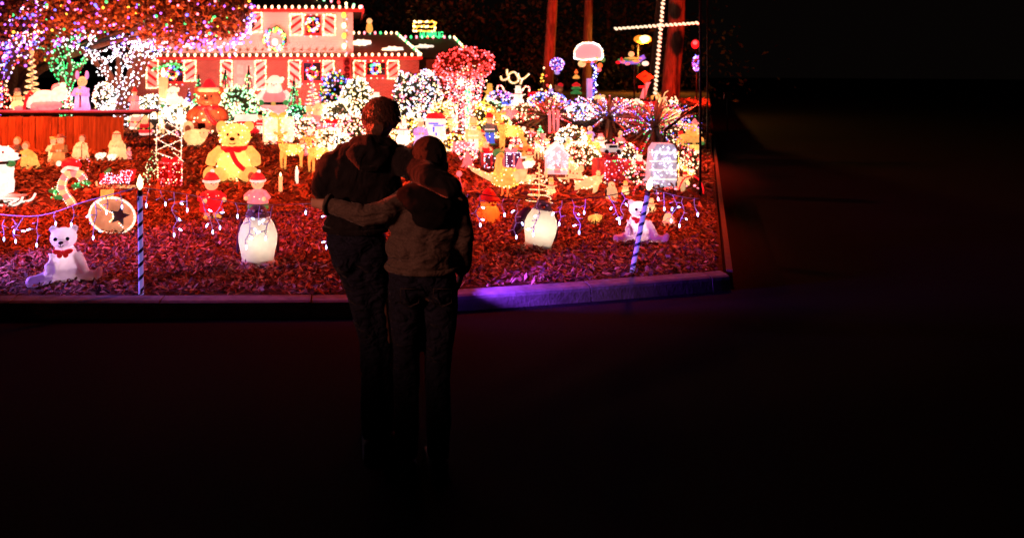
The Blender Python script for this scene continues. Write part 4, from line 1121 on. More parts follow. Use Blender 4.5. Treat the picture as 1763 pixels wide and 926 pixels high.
b = MB().ell((-.05,0,.42), (.55,.32,.34)).ell((.52,-.05,.62), (.30,.27,.30)).ell((-.55,-.05,.28), (.25,.2,.22)); remesh(b, 'body', WHITE, .04, f.o, 2)
f.E('trousers', (.02,-.06,.19), (.62,.33,.2), PINK); f.E('cap', (.42,0,.80), (.22,.2,.2), PINK); f.E('pompom', (.62,-.02,.92), (.12,.12,.12), WHITE)
for s in (-1,1): f.E('boot', (-.62+.3*s,-.25,.08), (.16,.12,.1), PINK)
f.T('cane', [(-.75,-.2,.05),(-.62,-.2,.55),(-.52,-.2,.68),(-.42,-.2,.6)], .06, RED)
snowman('small yellowish snowman with a grey hat at the end of the table', 30, 190, 38, TEAL, ORA, WARM, **ont(0))
bush('table-top bush of white bulbs beside the lavender figure', 180, 190, 46, 36, ['white','warm','white'], 150, rp=1.9, name='bulb_bush', **ont(0))
robed('pink figure with white collar on the right end of the table', 232, 190, 36, PINK, 'cone', RED, name='caroler_figure', cat='caroler figure', **ont(0))
cone_tree('little red and white bulb tree behind the lavender figure on the table', 118, 190, 42, ['red','warm','white'], 70, .2, **ont(0))
cone_tree('string of orange-white bulbs rising at the left end of the table', 6, 190, 56, ['warm','peach','red'], 90, .3, **ont(0))
spiral_tree('cream spiral light tree standing behind the table under the dark crown', 55, 234, 144, .11, 9, WARM, 1.8, base=.3, d=21)

# manger scene before the planks
robed('kneeling tan figure with a dark hat in front of the plank screen', 100, 284, 52, TAN, 'hat', BRN, .1, rz=.3)
robed('yellow-crowned standing figure beside the dark-hatted kneeler', 92, 278, 42, WARM, 'crown', YEL, 0)
robed('slate-robed figure with back turned next to the yellow-crowned one', 104, 272, 34, TEAL, 'hood', TAN, .1)
robed('bowing pale yellow figure behind the white bear on the sled', 52, 290, 46, YEL, 'hood', TAN, -.25, kneel=True)
robed('red-hooded figure at the left end of the plank screen', 26, 280, 44, BRN, 'hood', ORA, .1)
robed('kneeling figure holding a dark crook by the middle planks', 138, 274, 42, WARM, 'hood', BRN, .12, kneel=True, staff=True)
robed('kneeling figure in white headscarf near the right end of the planks', 203, 274, 48, WARM, 'scarf', WARM, -.08, kneel=True)
robed('small pink figure at the feet of the headscarf figure', 222, 274, 20, PINK, 'hood', PINK)
lamb('larger white lamb lying before the planks', 173, 276, 15)
lamb('smaller white lamb next to the headscarf figure', 192, 277, 13)

# left foreground display
f = Fig('sled_bear_figure', 'big white wire bear on a sled cut by the picture edge', 'bear figure', 4, 352, 100, R(-8))
b = MB().ell((-.18,.02,.52), (.36,.24,.32)).tube([(-.05,0,.62),(.03,-.04,.82)], [.24,.19], seg=14).ell((.05,-.05,.86), (.20,.17,.15)).ell((.24,-.10,.84), (.17,.09,.075)).ell((-.08,-.02,.99), (.06,.05,.06))
for x, y in ((-.4,.1),(-.35,-.14),(.02,.1),(.06,-.13)): b.tube([(x,y,.4),(x+.02,y,.18)], [.13,.10], seg=10)
WB = glow('lit_white_tinsel', (1,.93,.82), 1.1, var=.12, scale=20)
remesh(b, 'body', WB, .025, f.o, 2); f.E('nose', (.40,-.11,.86), (.03,.03,.03), BLK); f.E('eye', (.14,-.19,.92), (.02,.015,.02), BLK)
f.T('collar', circ((.02,-.03,.74), .215, 16, 'xy')+[(.235,-.03,.74)], .028, BLK, 6); f.E('bow', (.24,-.12,.72), (.09,.04,.06), GRN)
f.bulbs(on_ell((-.18,.02,.52),(.36,.24,.32),60,RNG,True)+on_ell((.05,-.05,.86),(.2,.17,.15),30,RNG,True), ['white','warm'], 1.6)
for y in (-.18,.18): f.T('runner', spline([(-.6,y,.03),(.2,y,.02),(.42,y,.06),(.50,y,.17)],5), .02, WB, 6)
f.B('sled_deck', (-.1,0,.135), (.85,.42,.03), WHP)
f.T('sled_frame', [(-.5,-.2,.13),(.44,-.2,.14),(.2,-.2,.02)], .018, WB, 6)

f = Fig('candy_cane', 'big lit candy cane wearing a red and white cap with green holly', 'candy cane', 128, 358, 86, R(8)); f.o.rotation_euler[1] = R(-12)
path = spline([(.0,0,.0),(-.05,0,.16),(-.12,0,.33),(-.13,0,.48),(-.06,0,.62),(.09,0,.69),(.24,0,.62),(.30,0,.5)], 8)
for i in range(0, len(path)-1, 5): MB().tube(path[i:i+6], .085, seg=12).build('band', WARM if (i//5) % 2 else PINK, f.o)
f.bulbs(along([(p[0]-.09,p[1]-.03,p[2]) for p in path], .045)+along([(p[0]+.07,p[1]-.06,p[2]) for p in path], .045), ['warm','white','peach'], 1.5)
f.E('cap', (.12,0,.85), (.20,.14,.13), RED, rot=(0,.3,0)); f.T('cap_trim', spline([(-.06,-.05,.76),(.08,-.13,.82),(.26,-.08,.74)],4), .035, WHITE); f.E('pompom', (-.1,-.02,.93), (.055,.055,.055), WHITE)
f.bulbs(along([(.26,-.1,.9),(.42,-.1,.95),(.50,-.1,.86),(.42,-.1,.66)], .06), ['pink','red'], 1.6, 3, 'cap_bulbs')
rng = random.Random(2); f.bulbs([(rng.uniform(-.36,-.2),-.1,rng.uniform(.3,.5)) for _ in range(14)]+[(rng.uniform(.0,.4),-.1,rng.uniform(.36,.48)) for _ in range(16)], ['mint','green'], 1.5, 4, 'holly_bulbs')
for x, z in ((-.3,.42),(-.24,.28),(.14,.42),(.34,.44)): f.E('holly_leaf', (x,-.06,z), (.10,.02,.05), GRN, rot=(0,.3,0))

f = Fig('light_sleigh', 'low red and white sleigh outlined in bulbs behind the round ornament', 'sleigh', 202, 323, 32, R(-6))
f.prof = None
MB().prism([(-.85,.25),(.8,.35),(.95,.95),(.55,.95),(.35,.6),(-.5,.55),(-.85,.75)], -.28, .28).build('body', RED, f.o, False)
for y in (-.25,.25): f.T('runner', spline([(-1.05,y,.35),(-1.0,y,.1),(-.6,y,.05),(.9,y,.05)],5), .05, WARM, 6)
f.bulbs(along([(-.85,-.31,.25),(.8,-.31,.35),(.95,-.31,.95),(.35,-.31,.9),(.3,-.31,.6),(-.5,-.31,.6),(-.85,-.31,.25)], .07, .02)+[(RNG.uniform(-.6,.8),-.31,RNG.uniform(.3,.85)) for _ in range(60)], ['white','pink','lilac'], 1.3)
for i in range(3): f.E('tree_tuft', (-.6+.1*i,-.1,.8+.08*i), (.1,.08,.1), GRN)

f = Fig('ornament_frame', 'flat round ornament frame edged in bulbs with a dark star', 'ornament', 186, 402, 74, R(6)); f.o.rotation_euler[1] = R(14)
disc = [(.52*math.cos(R(a)), .42+.42*math.sin(R(a))) for a in range(0,360,15)]
MB().prism(disc, -.02, .02).build('disc', glow('lit_amber_film', (1,.36,.18), .62, var=.65, scale=2.5), f.o, False)
MB().tube([(x,-.02,z) for x,z in disc], .03, seg=8, closed=True).build('rim', WHITE, f.o)
f.bulbs(along([(x,-.05,z) for x,z in disc+disc[:1]], .085), ['warm','white'], 2.0)
MB().prism([(-.34,.72),(-.1,.86),(-.12,1.02),(-.40,.94)], -.05, .05).build('cap', YEL, f.o, False)
star = [(.16+(.24 if i % 2 == 0 else .11)*math.sin(R(36*i)), .46+(.24 if i % 2 == 0 else .11)*math.cos(R(36*i))) for i in range(10)]
MB().prism(star, -.06, -.025).build('star', paint('slate_star', (.20,.24,.28), .4), f.o, False)
f.bulbs(along([(-.42,-.07,.68),(-.16,-.07,.52),(0,-.07,.50),(.04,-.07,.38),(-.02,-.07,.28)], .05)+along([(.2,-.08,.3),(.32,-.08,.22)], .06), ['warm','white'], 1.7, 5, 'swirl_bulbs')
f.T('ring', circ((-.27,0,1.02), .05, 12), .012, STEEL, 5)

teddy('large yellow lit teddy bear with red scarf standing before the mulch clearing', 405, 311, 106, plastic('lit_pale_yellow_plush', (1,.74,.24), .80, .35, 14), None, RED, None, n=170)
# two plain children in red standing where the photo has cartoon figures
def child(label, px, py, hpx, coat, trous, hat, rz):
    f = Fig('child_figure', label, 'child figure', px, py, hpx, rz)
    f.L('coat', [(.01,.30),(.25,.30),(.23,.36),(.19,.5),(.15,.58),(.06,.62)], coat, sy=.85); f.L('skirt', [(.01,.17),(.24,.17),(.25,.22),(.2,.32)], trous, sy=.85)
    f.E('head', (0,-.01,.75), (.15,.14,.15), SKIN); f.L('cap', [(.165,.79),(.17,.83),(.14,.9),(.07,.97),(.01,1.0)], hat); f.L('cap_brim', [(.16,.77),(.185,.785),(.185,.82),(.16,.83)], WHITE); f.E('pompom', (.02,0,1.0), (.045,.045,.045), WHITE)
    for s in (-1,1):
        f.T('arm', [(.15*s,0,.54),(.27*s,-.06,.44),(.22*s,-.18,.42)], [.06,.055,.05], coat); f.E('mitten', (.21*s,-.2,.42), (.05,.05,.05), WARM); f.T('leg', [(.09*s,0,.2),(.1*s,0,.05)], .06, PINK); f.E('shoe', (.11*s,-.06,.045), (.08,.12,.05), YEL)
        f.E('eye', (.05*s,-.145,.77), (.018,.012,.022), BLK, seg=8, rings=6)
    f.E('nose', (0,-.155,.735), (.02,.02,.018), PINK, seg=8, rings=6)
    f.bulbs(on_ell((0,0,.45),(.2,.18,.14),16,RNG,True), ['pink','warm'], 1.2); return f
child('red-dressed child figure in a red cap leaning near the blue icicle lights', 364, 378, 82, RED, RED, RED, .5)
child('child figure in red jacket and green shorts behind the large penguin', 444, 372, 76, PINK, GRN, RED, -.2)
deer('yellow lit fawn with red collar standing before the pale gift box', 500, 292, 68, YEL, R(12))
deer('yellow lit fawn with red collar half hidden by the taller person', 548, 297, 66, YEL, R(15), antler=True)
candle('white candle post lying low near the first fawn', 511, 320, 34, WHITE, WHP); candle('short white candle post beside the teddy bear paw', 483, 335, 38, WARM, WHP)
gift('pale yellow glowing gift box behind the two fawns', 479, 246, 52, .95, WHITE, YEL, ('warm','yellow','pink'), n=70)
lamb('white lit squirrel-like lamb alone on the mulch left of the teddy', 336, 252, 34, WARM)
f = Fig('rope_light_frame', 'tall white criss-cross rope-light frame behind the green light tree', 'light frame', 291, 285, 74)
rope = [((-.3,0,0),(-.28,0,.95)),((.28,0,.1),(.3,0,.9)),((-.28,0,.95),(.3,0,.62)),((-.3,0,.6),(.3,0,.9)),((-.3,0,.62),(.28,0,.3)),((-.3,0,.35),(.3,0,.6)),((-.3,0,.3),(.28,0,.1)),((-.05,0,1.0),(.3,0,.8)),((-.28,0,.75),(-.05,0,1.0)),((.1,0,.3),(.34,0,.08))]
b = MB()
for a, c in rope: b.tube([a, c], .008, seg=6)
b.build('frame', WHITE, f.o); f.bulbs([p for a, c in rope for p in along([a, c], .062, .014)], ['white','warm','peach'], 1.25)
cone_tree('green and cream light tree on the mulch beside red rope-light box', 264, 318, 66, ['mint','warm','green','mint'], 110, .32, 1.3)
gift('red and white rope-light box right of the green light tree', 293, 318, 46, .85, paint('red_film', (.25,.02,.02), .4), RED, ('pink','warm','red','red'), n=70)
deer('long white lit deer lying behind the table leg', 312, 225, 42, WHITE, R(75), pal=('white','warm'), n=120)
deer('white lit deer grazing behind the criss-cross frame', 278, 232, 40, WARM, R(-70), pal=('white','warm'), n=110)
teddy('brown sitting teddy bear with red scarf and cream cap under the green lights', 360, 230, 84, plastic('lit_cinnamon_plush', (.42,.10,.04), .40), WARM, RED, WARM, n=80)

# row against the house
santa('white-suited Santa beside the cream pole at the house window', 298, 205, 56, WHITE, WHITE)
candle('tall cream light pole in front of the leftmost striped shutter', 281, 205, 88, WARM, WHITE)
cone_tree('blue and lilac light cone beside the white-suited Santa', 325, 210, 58, ['lilac','blue','ice'], 90, .24)
cone_tree('green light tree left of the brown teddy bear', 342, 203, 74, ['mint','green','green'], 120, .2)
cone_tree('tall green light tree by the striped shutter near the door', 388, 205, 88, ['mint','green','green'], 150, .22)
cone_tree('tallest green light tree in front of the door', 428, 205, 92, ['mint','green','warm'], 150, .2)
bush('broad pale green bush of bulbs in front of the door', 410, 212, 62, 62, ['mint','mint','warm'], 240)
santa('largest Santa with bright white beard and dark belt in front of the house', 473, 210, 80, WHITE, PINK)
cone_tree('green light tree just right of the largest Santa', 506, 215, 84, ['green','mint','green'], 130, .2)
bush('low teal-green bulb bush beside the gift box', 518, 218, 34, 50, ['green','mint','ice'], 90)
spiral_tree('pink spiral light tree under the corner window', 538, 205, 66, .30, 9, PINK, 1.6, ('pink','warm'))
bush('dark bush with blue and coloured bulbs below the house corner', 577, 208, 82, 48, ['blue','blue','green','lilac','pink','yellow'], 170)
bush('cream bulb bush under the wing window beside the traffic light', 614, 212, 74, 52, ['warm','warm','white'], 260)
bush('bright white low bush behind the taller person head', 585, 232, 56, 66, ['warm','warm','white'], 240)
snowman('white snowman figure tucked against the taller person head', 648, 205, 46, WHITE, WHITE, WHITE)
santa('pale pink Santa between pink spiral and dark blue bush', 548, 232, 54, WARM, PINK)
gift('pink gift box near the shoulder of the taller person', 572, 250, 44, .8, PINK, RED, ('pink','lilac','warm'))
bush('coppery pink bulb bush just left of the taller person', 606, 250, 52, 50, ['peach','warm','pink'], 170)
carol('cream caroler in front of the coppery bulb bush', 552, 262, 44, WARM, PINK)

# middle, between the two heads and the weeping tree
bush('tall lilac bulb bush right of the wing window', 700, 215, 90, 42, ['lilac','white','pink','warm'], 220)
bush('lilac and cream bulb bush behind the shorter person', 735, 208, 84, 46, ['lilac','warm','pink','white'], 260)
bush('row of coloured bulbs on the shrub below the wing gutter', 722, 190, 60, 74, ['blue','yellow','pink','green','warm','warm'], 130)
cone_tree('slim white light tree leaning between the lilac bushes', 716, 222, 62, ['white','warm'], 110, .16)
cone_tree('tall slim cream light tree beside the weeping tree', 752, 212, 74, ['warm','warm','white'], 140, .18)
bush('orange and cream low bulb bush behind the drum lantern', 766, 222, 46, 56, ['peach','yellow','warm'], 190)
bush('golden low bulb bush beside the taller person neck', 700, 246, 44, 56, ['peach','warm','yellow'], 170)
candle('pair-height white candle in the lilac bulb bushes', 722, 205, 62, WHITE, WHITE)
snowman('bright white snowman just behind the shorter person head', 694, 252, 46, WHITE, PINK, WHITE)
carol('lilac caroler at the edge of the shorter person head', 724, 254, 50, LAV, WHITE)
f = Fig('drum_lantern', 'white and blue drum-shaped lantern with a red cap above the shorter person', 'lantern', 750, 250, 56)
f.L('drum', [(.01,.05),(.30,.05),(.31,.1),(.31,.78),(.28,.82)], WHITE); f.L('cap', [(.31,.82),(.30,.88),(.2,.97),(.02,1.0)], RED)
for x, z, w_, h_ in ((-.1,.68,.3,.05),(.06,.62,.34,.04),(-.1,.5,.06,.16),(-.02,.36,.05,.1)): f.B('blue_panel', (x,-.31,z), (w_,.03,h_), BLU)
for s in (-1,1): f.L('foot', [(.06,0),(.07,.06)], WHP, (.2*s,0,0), seg=10)
f.bulbs(on_cone(.32,.1,.32,.78,24,RNG), ['white','ice'], 1.3)
deer('cream lit deer behind the drum lantern', 785, 240, 54, WARM, R(-40), pal=('warm','yellow'))
f = Fig('crate', 'plain wooden crate next to the drum lantern', 'crate', 781, 252, 27)
for z in (.14,.42,.70): f.B('slat', (0,-.41,z), (.9,.05,.24), PW[1])
for s in (-1,1): f.B('post', (.4*s,-.36,.45), (.1,.1,.9), PW[0])
f.B('back', (0,.38,.45), (.9,.05,.85), PW[0])

# red weeping tree
wx = thing('weeping_tree', 'weeping tree with a red bulb crown and pink-white hanging strands', 'tree', ((797-600)/1200*18.6, 18.6, YARD))
kk = 18.6/1200
MB().tube(spline([(0,0,0),(-.05,0,.8),(0.02,0,1.5),(0,0,2.0)],4), [.10-.004*i for i in range(13)], seg=8).build('trunk', BARK, wx)
rng = random.Random(44); lc_ = []; rp_ = []; st2 = MB(); sp2 = []; lo2 = []
CZ = W(797, 112, 18.6).z - YARD
for i in range(1400):
    v = Vector((rng.gauss(0,1), rng.gauss(0,1), rng.gauss(0,1))).normalized(); q = rng.random()**.35
    lc_.append((v.x*49*kk*q, v.y*.6*q, CZ + (v.z*28 + 2*v.x)*kk*q))
for i in range(420):
    v = Vector((rng.gauss(0,1), -abs(rng.gauss(0,1)), rng.gauss(0,1))).normalized(); q = rng.uniform(.8,1.1)
    rp_.append((v.x*51*kk*q, v.y*.62*q, CZ + (v.z*30 + 3*v.x)*kk*q))
for i in range(70):
    a = rng.uniform(0, 6.283); r_ = math.sqrt(rng.random()); x, y = .56*r_*math.cos(a), .45*r_*math.sin(a)-.1
    z0 = rng.uniform(.05,.6) if abs(x) < .28 else rng.uniform(.8,1.5)
    p = [(x*1.15,y,CZ-.1+rng.uniform(-.12,.12)),(x*1.05,y,CZ-.6),(x*.8,y,max(z0, .05))]; st2.tube(p, .004, seg=4)
    sp2 += along(p, .105, .02, rng)
for i in range(46): lo2.append((rng.uniform(.02,.14)-.05, -.58, rng.uniform(.45,1.5)))
leaves('crown', lc_, .16, LEAFO, wx, 4, .5); st2.build('strand', DWIRE, wx)
bulbs(rp_, .026, ['red','red','red','pink','red','red'], wx, 'crown_bulbs', 3, False, .3); bulbs(sp2, .023, ['pink','warm','pink','red','white'], wx, 'strand_bulbs', 5, False, .3); bulbs(lo2, .034, ['green','mint','green'], wx, 'trunk_bulbs', 6, False)
f = Fig('light_star', 'bright white star burst hung in the weeping tree', 'lit star', 793, 143, 16, d=17.9, z=W(793,150,17.9).z)
for k in range(4):
    a = R(45*k); f.T('spike', [(-.5*math.cos(a),0,.5-.5*math.sin(a)),(0,-.05,.5),(.5*math.cos(a),0,.5+.5*math.sin(a))], [.02,.14,.02], FLAME, 6)
f.T('hook', [(0,.05,.9),(0,.05,1.6)], .02, BLACKM, 5)

# right half, middle ground
soldier('pale bearded nutcracker with open mouth right of the weeping tree', 815, 262, 60, WARM, WHITE, WARM)
gift('pink lit sweet-shaped box at the feet of the pale nutcracker', 796, 264, 22, 1.5, PINK, PINK, ('pink','red','white'), n=40)
soldier('dark blue-coated figure with tall red hat behind the yellow reindeer', 843, 250, 56, TEAL, BLU, RED, False)
bush('round olive bush with sparse cream bulbs above the dark figure', 848, 208, 34, 40, ['warm','mint'], 46)
bush('bright yellow lit bush behind the pale nutcracker', 826, 228, 52, 44, ['yellow','yellow','warm'], 190)
bush('yellow and cream bulb bush left of the yellow reindeer', 806, 222, 40, 36, ['yellow','warm','warm'], 120)
deer('tall yellow lit reindeer with red harness right of the dark figure', 878, 262, 72, YEL, R(-20), antler=True, pal=('warm','yellow'))
gift('dark violet box with white bulbs below the yellow reindeer', 880, 298, 42, .62, glow('lit_dark_violet_film', (.10,.02,.12), .35), PINK, ('white','lilac'), n=16)
gift('small dark gift with red ribbon left of the goose', 842, 288, 28, .9, glow('lit_dark_film', (.16,.05,.06), .3), RED, ('white','red','lilac'), n=14)
cane('red and green striped cane leaning beside the dark violet box', 869, 292, 56, 1, R(14), 8)
f = Fig('goose_figure', 'yellow lit goose with a green bonnet and outstretched wing', 'goose figure', 868, 338, 80, R(10))
b = MB().ell((.05,0,.40), (.36,.2,.22)).tube([(-.08,0,.5),(-.14,-.02,.68),(-.12,-.04,.84)], [.13,.085,.07], seg=10).ell((-.12,-.06,.88), (.09,.10,.085)).tube([(.3,0,.45),(.5,0,.55)], [.14,.03], seg=8)
remesh(b, 'body', YEL, .022, f.o, 2); f.E('bonnet', (-.13,.0,.93), (.13,.12,.09), GRN); f.T('beak', [(-.12,-.14,.88),(-.13,-.26,.86)], [.04,.01], ORA, 8)
wg = MB().prism([(-.1,.42),(-.35,.5),(-.62,.60),(-.80,.68),(-.72,.55),(-.5,.42),(-.3,.32),(-.1,.3)], -.04, .04); wg.build('wing', WARM, f.o, False)
MB().prism([(.1,.52),(.3,.60),(.44,.58),(.4,.4),(.2,.32)], -.22, -.18).build('wing', WARM, f.o, False)
for s in (-1,1): f.T('leg', [(.02+.06*s,0,.22),(.02+.06*s,0,.03)], .022, ORA, 6); f.E('foot', (.02+.06*s,-.05,.02), (.06,.09,.015), ORA)
f.bulbs(on_ell((.05,0,.40),(.36,.2,.22),60,RNG,True)+along([(-.12,-.05,.44),(-.5,-.05,.52),(-.78,-.05,.66)],.05,.02), ['warm','yellow'], 1.5)
spiral_tree('white wire spiral tree behind the penguin with the dark wing', 928, 352, 70, .33, 7, WARM, 1.0, ('warm','white'), WARM)
snowman('small cream gnome-like snowman by the wire spiral tree', 949, 338, 30, YEL, RED, WARM)
f = Fig('toy_house', 'pink and white bulb-covered little house with a lit doorway', 'toy house', 958, 312, 64, R(-10))
MB().prism([(-.28,.2),(.28,.2),(.28,.72),(0,1.0),(-.28,.72)], -.22, .22).build('wall', glow('lit_rose_film', (1,.60,.56), .8), f.o, False)
for s in (-1,1): MB().box((.16*s,0,.86), (.44,.52,.04), rot=(0,R(45)*s,0)).build('roof', WHITE, f.o, False)
porch = (((-.28,-.23,0),(-.28,-.23,.34)),((.28,-.23,0),(.28,-.23,.34)),((-.28,-.23,.34),(.28,-.23,.34)),((-.28,-.23,.1),(.28,-.23,.1)),((-.28,.22,0),(-.28,.22,.2)),((.28,.22,0),(.28,.22,.2)))
[MB().tube(p, .025, seg=6).build('porch_post', WARM, f.o) for p in porch]; f.B('door', (0,-.235,.36), (.16,.03,.24), PINK)
f.bulbs([(RNG.uniform(-.28,.28),-.24,RNG.uniform(.3,.82)) for _ in range(70)]+along([(-.32,-.25,.68),(0,-.25,1.02),(.32,-.25,.68)], .05), ['white','lilac','pink'], 1.5)
deer('white lit deer with curled horns left of the pink little house', 928, 276, 36, WARM, R(40), antler=True, pal=('warm','white'))
deer('white lit deer with curled horns behind the pink little house', 951, 272, 34, WARM, R(-30), antler=True, pal=('warm','white'))
lamb('tiny white lit lamb left of the pink little house', 909, 292, 17)
cone_tree('small green light tree under the red spiky plant', 930, 236, 20, ['green','mint'], 36, .4)
cone_tree('tiny green light tree beside the other under the red spiky plant', 945, 234, 16, ['green'], 20, .35)
bush('cream bulb shrub right of the pink little house', 984, 262, 44, 52, ['warm','peach','white'], 150)
bush('sparse warm bulb shrub above the lit dog', 1000, 285, 36, 60, ['warm','peach','warm'], 90)
soldier('golden toy bugler beside the cream bulb shrub', 1004, 262, 42, YEL, YEL, ORA, False)
deer('golden lit deer cub between the bugler and the silver car', 1022, 272, 44, YEL, R(20), pal=('warm','yellow'))
f = Fig('dog_figure', 'cream lit lying dog wearing a ribbon in front of the red sleigh', 'dog figure', 1006, 334, 46, R(-10))
b = MB().ell((.05,0,.42), (.42,.2,.24)).ell((-.3,-.05,.72), (.22,.18,.18)).ell((-.5,-.12,.66), (.14,.1,.09)).ell((.4,0,.5), (.2,.18,.2)); remesh(b, 'body', WARM, .035, f.o, 2)
for s in (-1,1): f.E('ear', (-.26+.16*s,0,.93), (.09,.04,.13), WARM); f.E('eye', (-.36+.07*s,-.21,.78), (.025,.02,.03), BLK)
for x, y in ((-.25,-.12),(-.2,.12),(.4,-.12),(.45,.12)): f.T('leg', [(x,y,.35),(x-.06,y,.04)], [.1,.07], WARM)
f.E('nose', (-.63,-.15,.69), (.04,.03,.03), BLK); f.T('collar', circ((-.2,-.02,.55), .19, 12, 'xy')+[(-.01,-.02,.55)], .03, RED, 6); f.T('tail', [(.55,0,.55),(.72,0,.75)], [.05,.03], WARM)
f.bulbs(on_ell((.05,0,.42),(.42,.2,.24),40,RNG,True), ['warm'], 1.4)
gift('wide red box with green and purple bulbs', 1053, 312, 44, 1.15, glow('lit_crimson_film', (.6,.015,.02), .45, var=.4), glow('lit_deep_red', (.45,.01,.02), .4), ('pink','red','lilac','green'), n=46)
f = Fig('toy_car', 'small silver toy car on top of the red box', 'toy car', 1052, 264, 17, d=depth(312)+.1, z=YARD+.47)
b = MB().box((0,0,.32), (1.9,.8,.36)).box((.1,0,.68), (1.0,.7,.4)); b.build('body', glow('lit_silver', (.55,.55,.52), .7), f.o, False)
for x in (-.6,.6):
    for y in (-.42,.42): MB().lathe([(.2,-.06),(.2,.06)], seg=14).build('wheel', BLK, f.o).matrix_local = Matrix.Translation((x,y,.2)) @ Matrix.Rotation(R(90),4,'X')
f.B('window', (.1,-.352,.7), (.8,.02,.26), GLASS)
penguin_s = soldier
def small_penguin(label, px, py, hpx, **k):
    f = Fig('small_penguin_figure', label, 'penguin figure', px, py, hpx, **k)
    f.L('body', [(.01,0),(.24,0),(.28,.15),(.30,.4),(.24,.62),(.16,.72)], WARM); f.E('head', (0,0,.80), (.17,.17,.17), WARM); f.E('back', (0,.1,.42), (.27,.2,.4), BLK)
    for s in (-1,1): f.E('wing', (.29*s,0,.42), (.05,.12,.22), BLK); f.E('foot', (.12*s,-.15,.03), (.1,.12,.03), ORA); f.E('eye', (.06*s,-.15,.84), (.025,.02,.03), BLK, seg=8, rings=6)
    f.T('beak', [(0,-.15,.79),(0,-.27,.77)], [.04,.01], ORA, 6); return f
small_penguin('small cream penguin standing in front of the red box', 1053, 346, 34)
snowman('tiny cream snowman left of the leaning candle stake', 1077, 336, 24, YEL, RED, WARM)
lamb('tiny glowing cream figure with a red scarf on the dark mulch', 1023, 386, 18, YEL)
snowman('tiny snowman in a dark hat on the glowing cream figure spot', 1027, 384, 20, BLK, RED, WARM)
f = Fig('bell_figure', 'small cream lit bell on the mulch right of the leaning stake', 'bell', 1151, 388, 22)
f.L('bell', [(.5,0),(.55,.05),(.42,.2),(.36,.6),(.25,.85),(.05,.95)], WARM, seg=16); f.T('loop', circ((0,0,.98), .1, 10), .03, RED, 5); f.L('band', [(.44,.2),(.47,.22),(.44,.3),(.41,.31)], PINK)
f.T('ribbon', [(-.3,-.35,.55),(.3,-.35,.6)], .05, PINK)
snowman('tiny cream snowman half behind the leaning stake and bear', 1122, 366, 24, WARM, RED, WARM)
f = Fig('wire_chest', 'tall silver-white wire box covered in white bulbs by the spiky plants', 'light box', 1136, 322, 76, R(-8))
MB().prism([(-.30,.0),(.30,.0),(.30,.86),(.24,.98),(-.12,.98),(-.2,.86),(-.22,.62)], -.2, .2).build('body', glow('lit_silver_mesh', (.62,.58,.72), .55, var=.4, scale=14), f.o, False)
f.bulbs([(RNG.uniform(-.24,.29),-.22,RNG.uniform(.03,.93)) for _ in range(90)], ['white','lilac','white'], 1.5)
f.bulbs(along([(.34,-.2,.0),(.34,-.2,.84)], .045), ['yellow','warm'], 1.7, 3, 'edge_bulbs')
for z in (.2,.4,.6,.8): f.T('hoop', [(-.29,-.215,z),(.3,-.215,z)], .012, WHITE, 5)
for i, (cx_, cy_, w_) in enumerate(((1105,334,30),(1190,330,44))):
    f = Fig('rope_arch', ['low red rope-light arch beside the silver-white box','wide red rope-light arch at the driveway edge'][i], 'rope light', cx_, cy_+4, w_*.7)
    pth = [(.7*math.cos(R(a)),0,1.0*math.sin(R(a))) for a in range(0,181,12)]; f.T('rope', pth, .04, RED, 6); f.bulbs(along(pth, .09), ['red','pink'], 1.4)
cone_tree('small cream light tree at the driveway edge right of the silver box', 1180, 300, 46, ['warm','warm','peach'], 60, .35)
bush('cream bulb shrub behind the red box', 1082, 292, 36, 34, ['warm','peach','white'], 60)
santa('golden figure at the driveway edge under the long spike', 1188, 268, 54, YEL, YEL)
deer('thin cream lit reindeer by the foot of the broad pine', 1152, 232, 68, WARM, R(15), antler=True, pal=('warm','peach'))
bush('magenta and red bulb shrub under the purple spiky plant', 1070, 272, 26, 50, ['red','pink','purple','warm'], 40)
bush('red bulb shrub under the blue spiky plant', 1175, 292, 40, 46, ['red','pink','warm'], 46)

# spiky plants wound with bulbs
BLADE = paint('yucca_blade', (.30,.30,.18), .3, noise_amt=.4, scale=4)
def spiky(label, px, py, hpx, wpx, pal, nb, seed, trunk=.55):
    f = Fig('yucca_plant', label, 'plant', px, py, hpx); rng = random.Random(seed); w = wpx/hpx
    f.T('trunk', [(0,0,0),(0,0,trunk)], [.07,.06], BARK, 8); bl = MB(); pts = []
    for i in range(90):
        a = rng.random()*6.283; el = R(rng.uniform(-42,82)); L = rng.uniform(.40,.54)*(w if el < .7 else w*.72)
        t = Vector((math.cos(a)*math.cos(el), math.sin(a)*math.cos(el)*.8, math.sin(el)*.9)); p0 = Vector((0,0,trunk)); p1 = p0 + t*L; s = t.cross(Vector((0,0,1))).normalized()*.028
        mid = p0.lerp(p1,.5) + Vector((0,0,.03)); u = s.cross(t).normalized()*.008
        bl.add([p0-s*.6, p0+s*.6, mid+s, p1, mid-s, mid+u*0+Vector((0,0,-.012))], [(0,1,2,4),(4,2,3),(0,4,5),(1,5,2),(4,3,5),(2,5,3)])
        if t.y < .35:
            if rng.random() < nb*.62: pts += along([p0.lerp(p1,rng.uniform(.15,.5)), mid+Vector((0,-.012,.01)), p1], .047, .003, rng)
    bl.build('blades', BLADE, f.o, False)['kind'] = 'stuff'; f.bulbs(pts, pal, 1.35, seed)
    return f
spiky('spiky plant strung with red bulbs in front of the tall pine', 944, 252, 92, 135, ['red','red','pink','warm'], .6, 1)
spiky('spiky plant strung with lilac and white bulbs under the basketball hoop', 1048, 254, 94, 125, ['white','lilac','blue','pink'], .75, 2)
spiky('spiky plant strung with blue and green bulbs beside the silver box', 1128, 274, 104, 165, ['blue','purple','green','pink','red','lilac'], .75, 3)
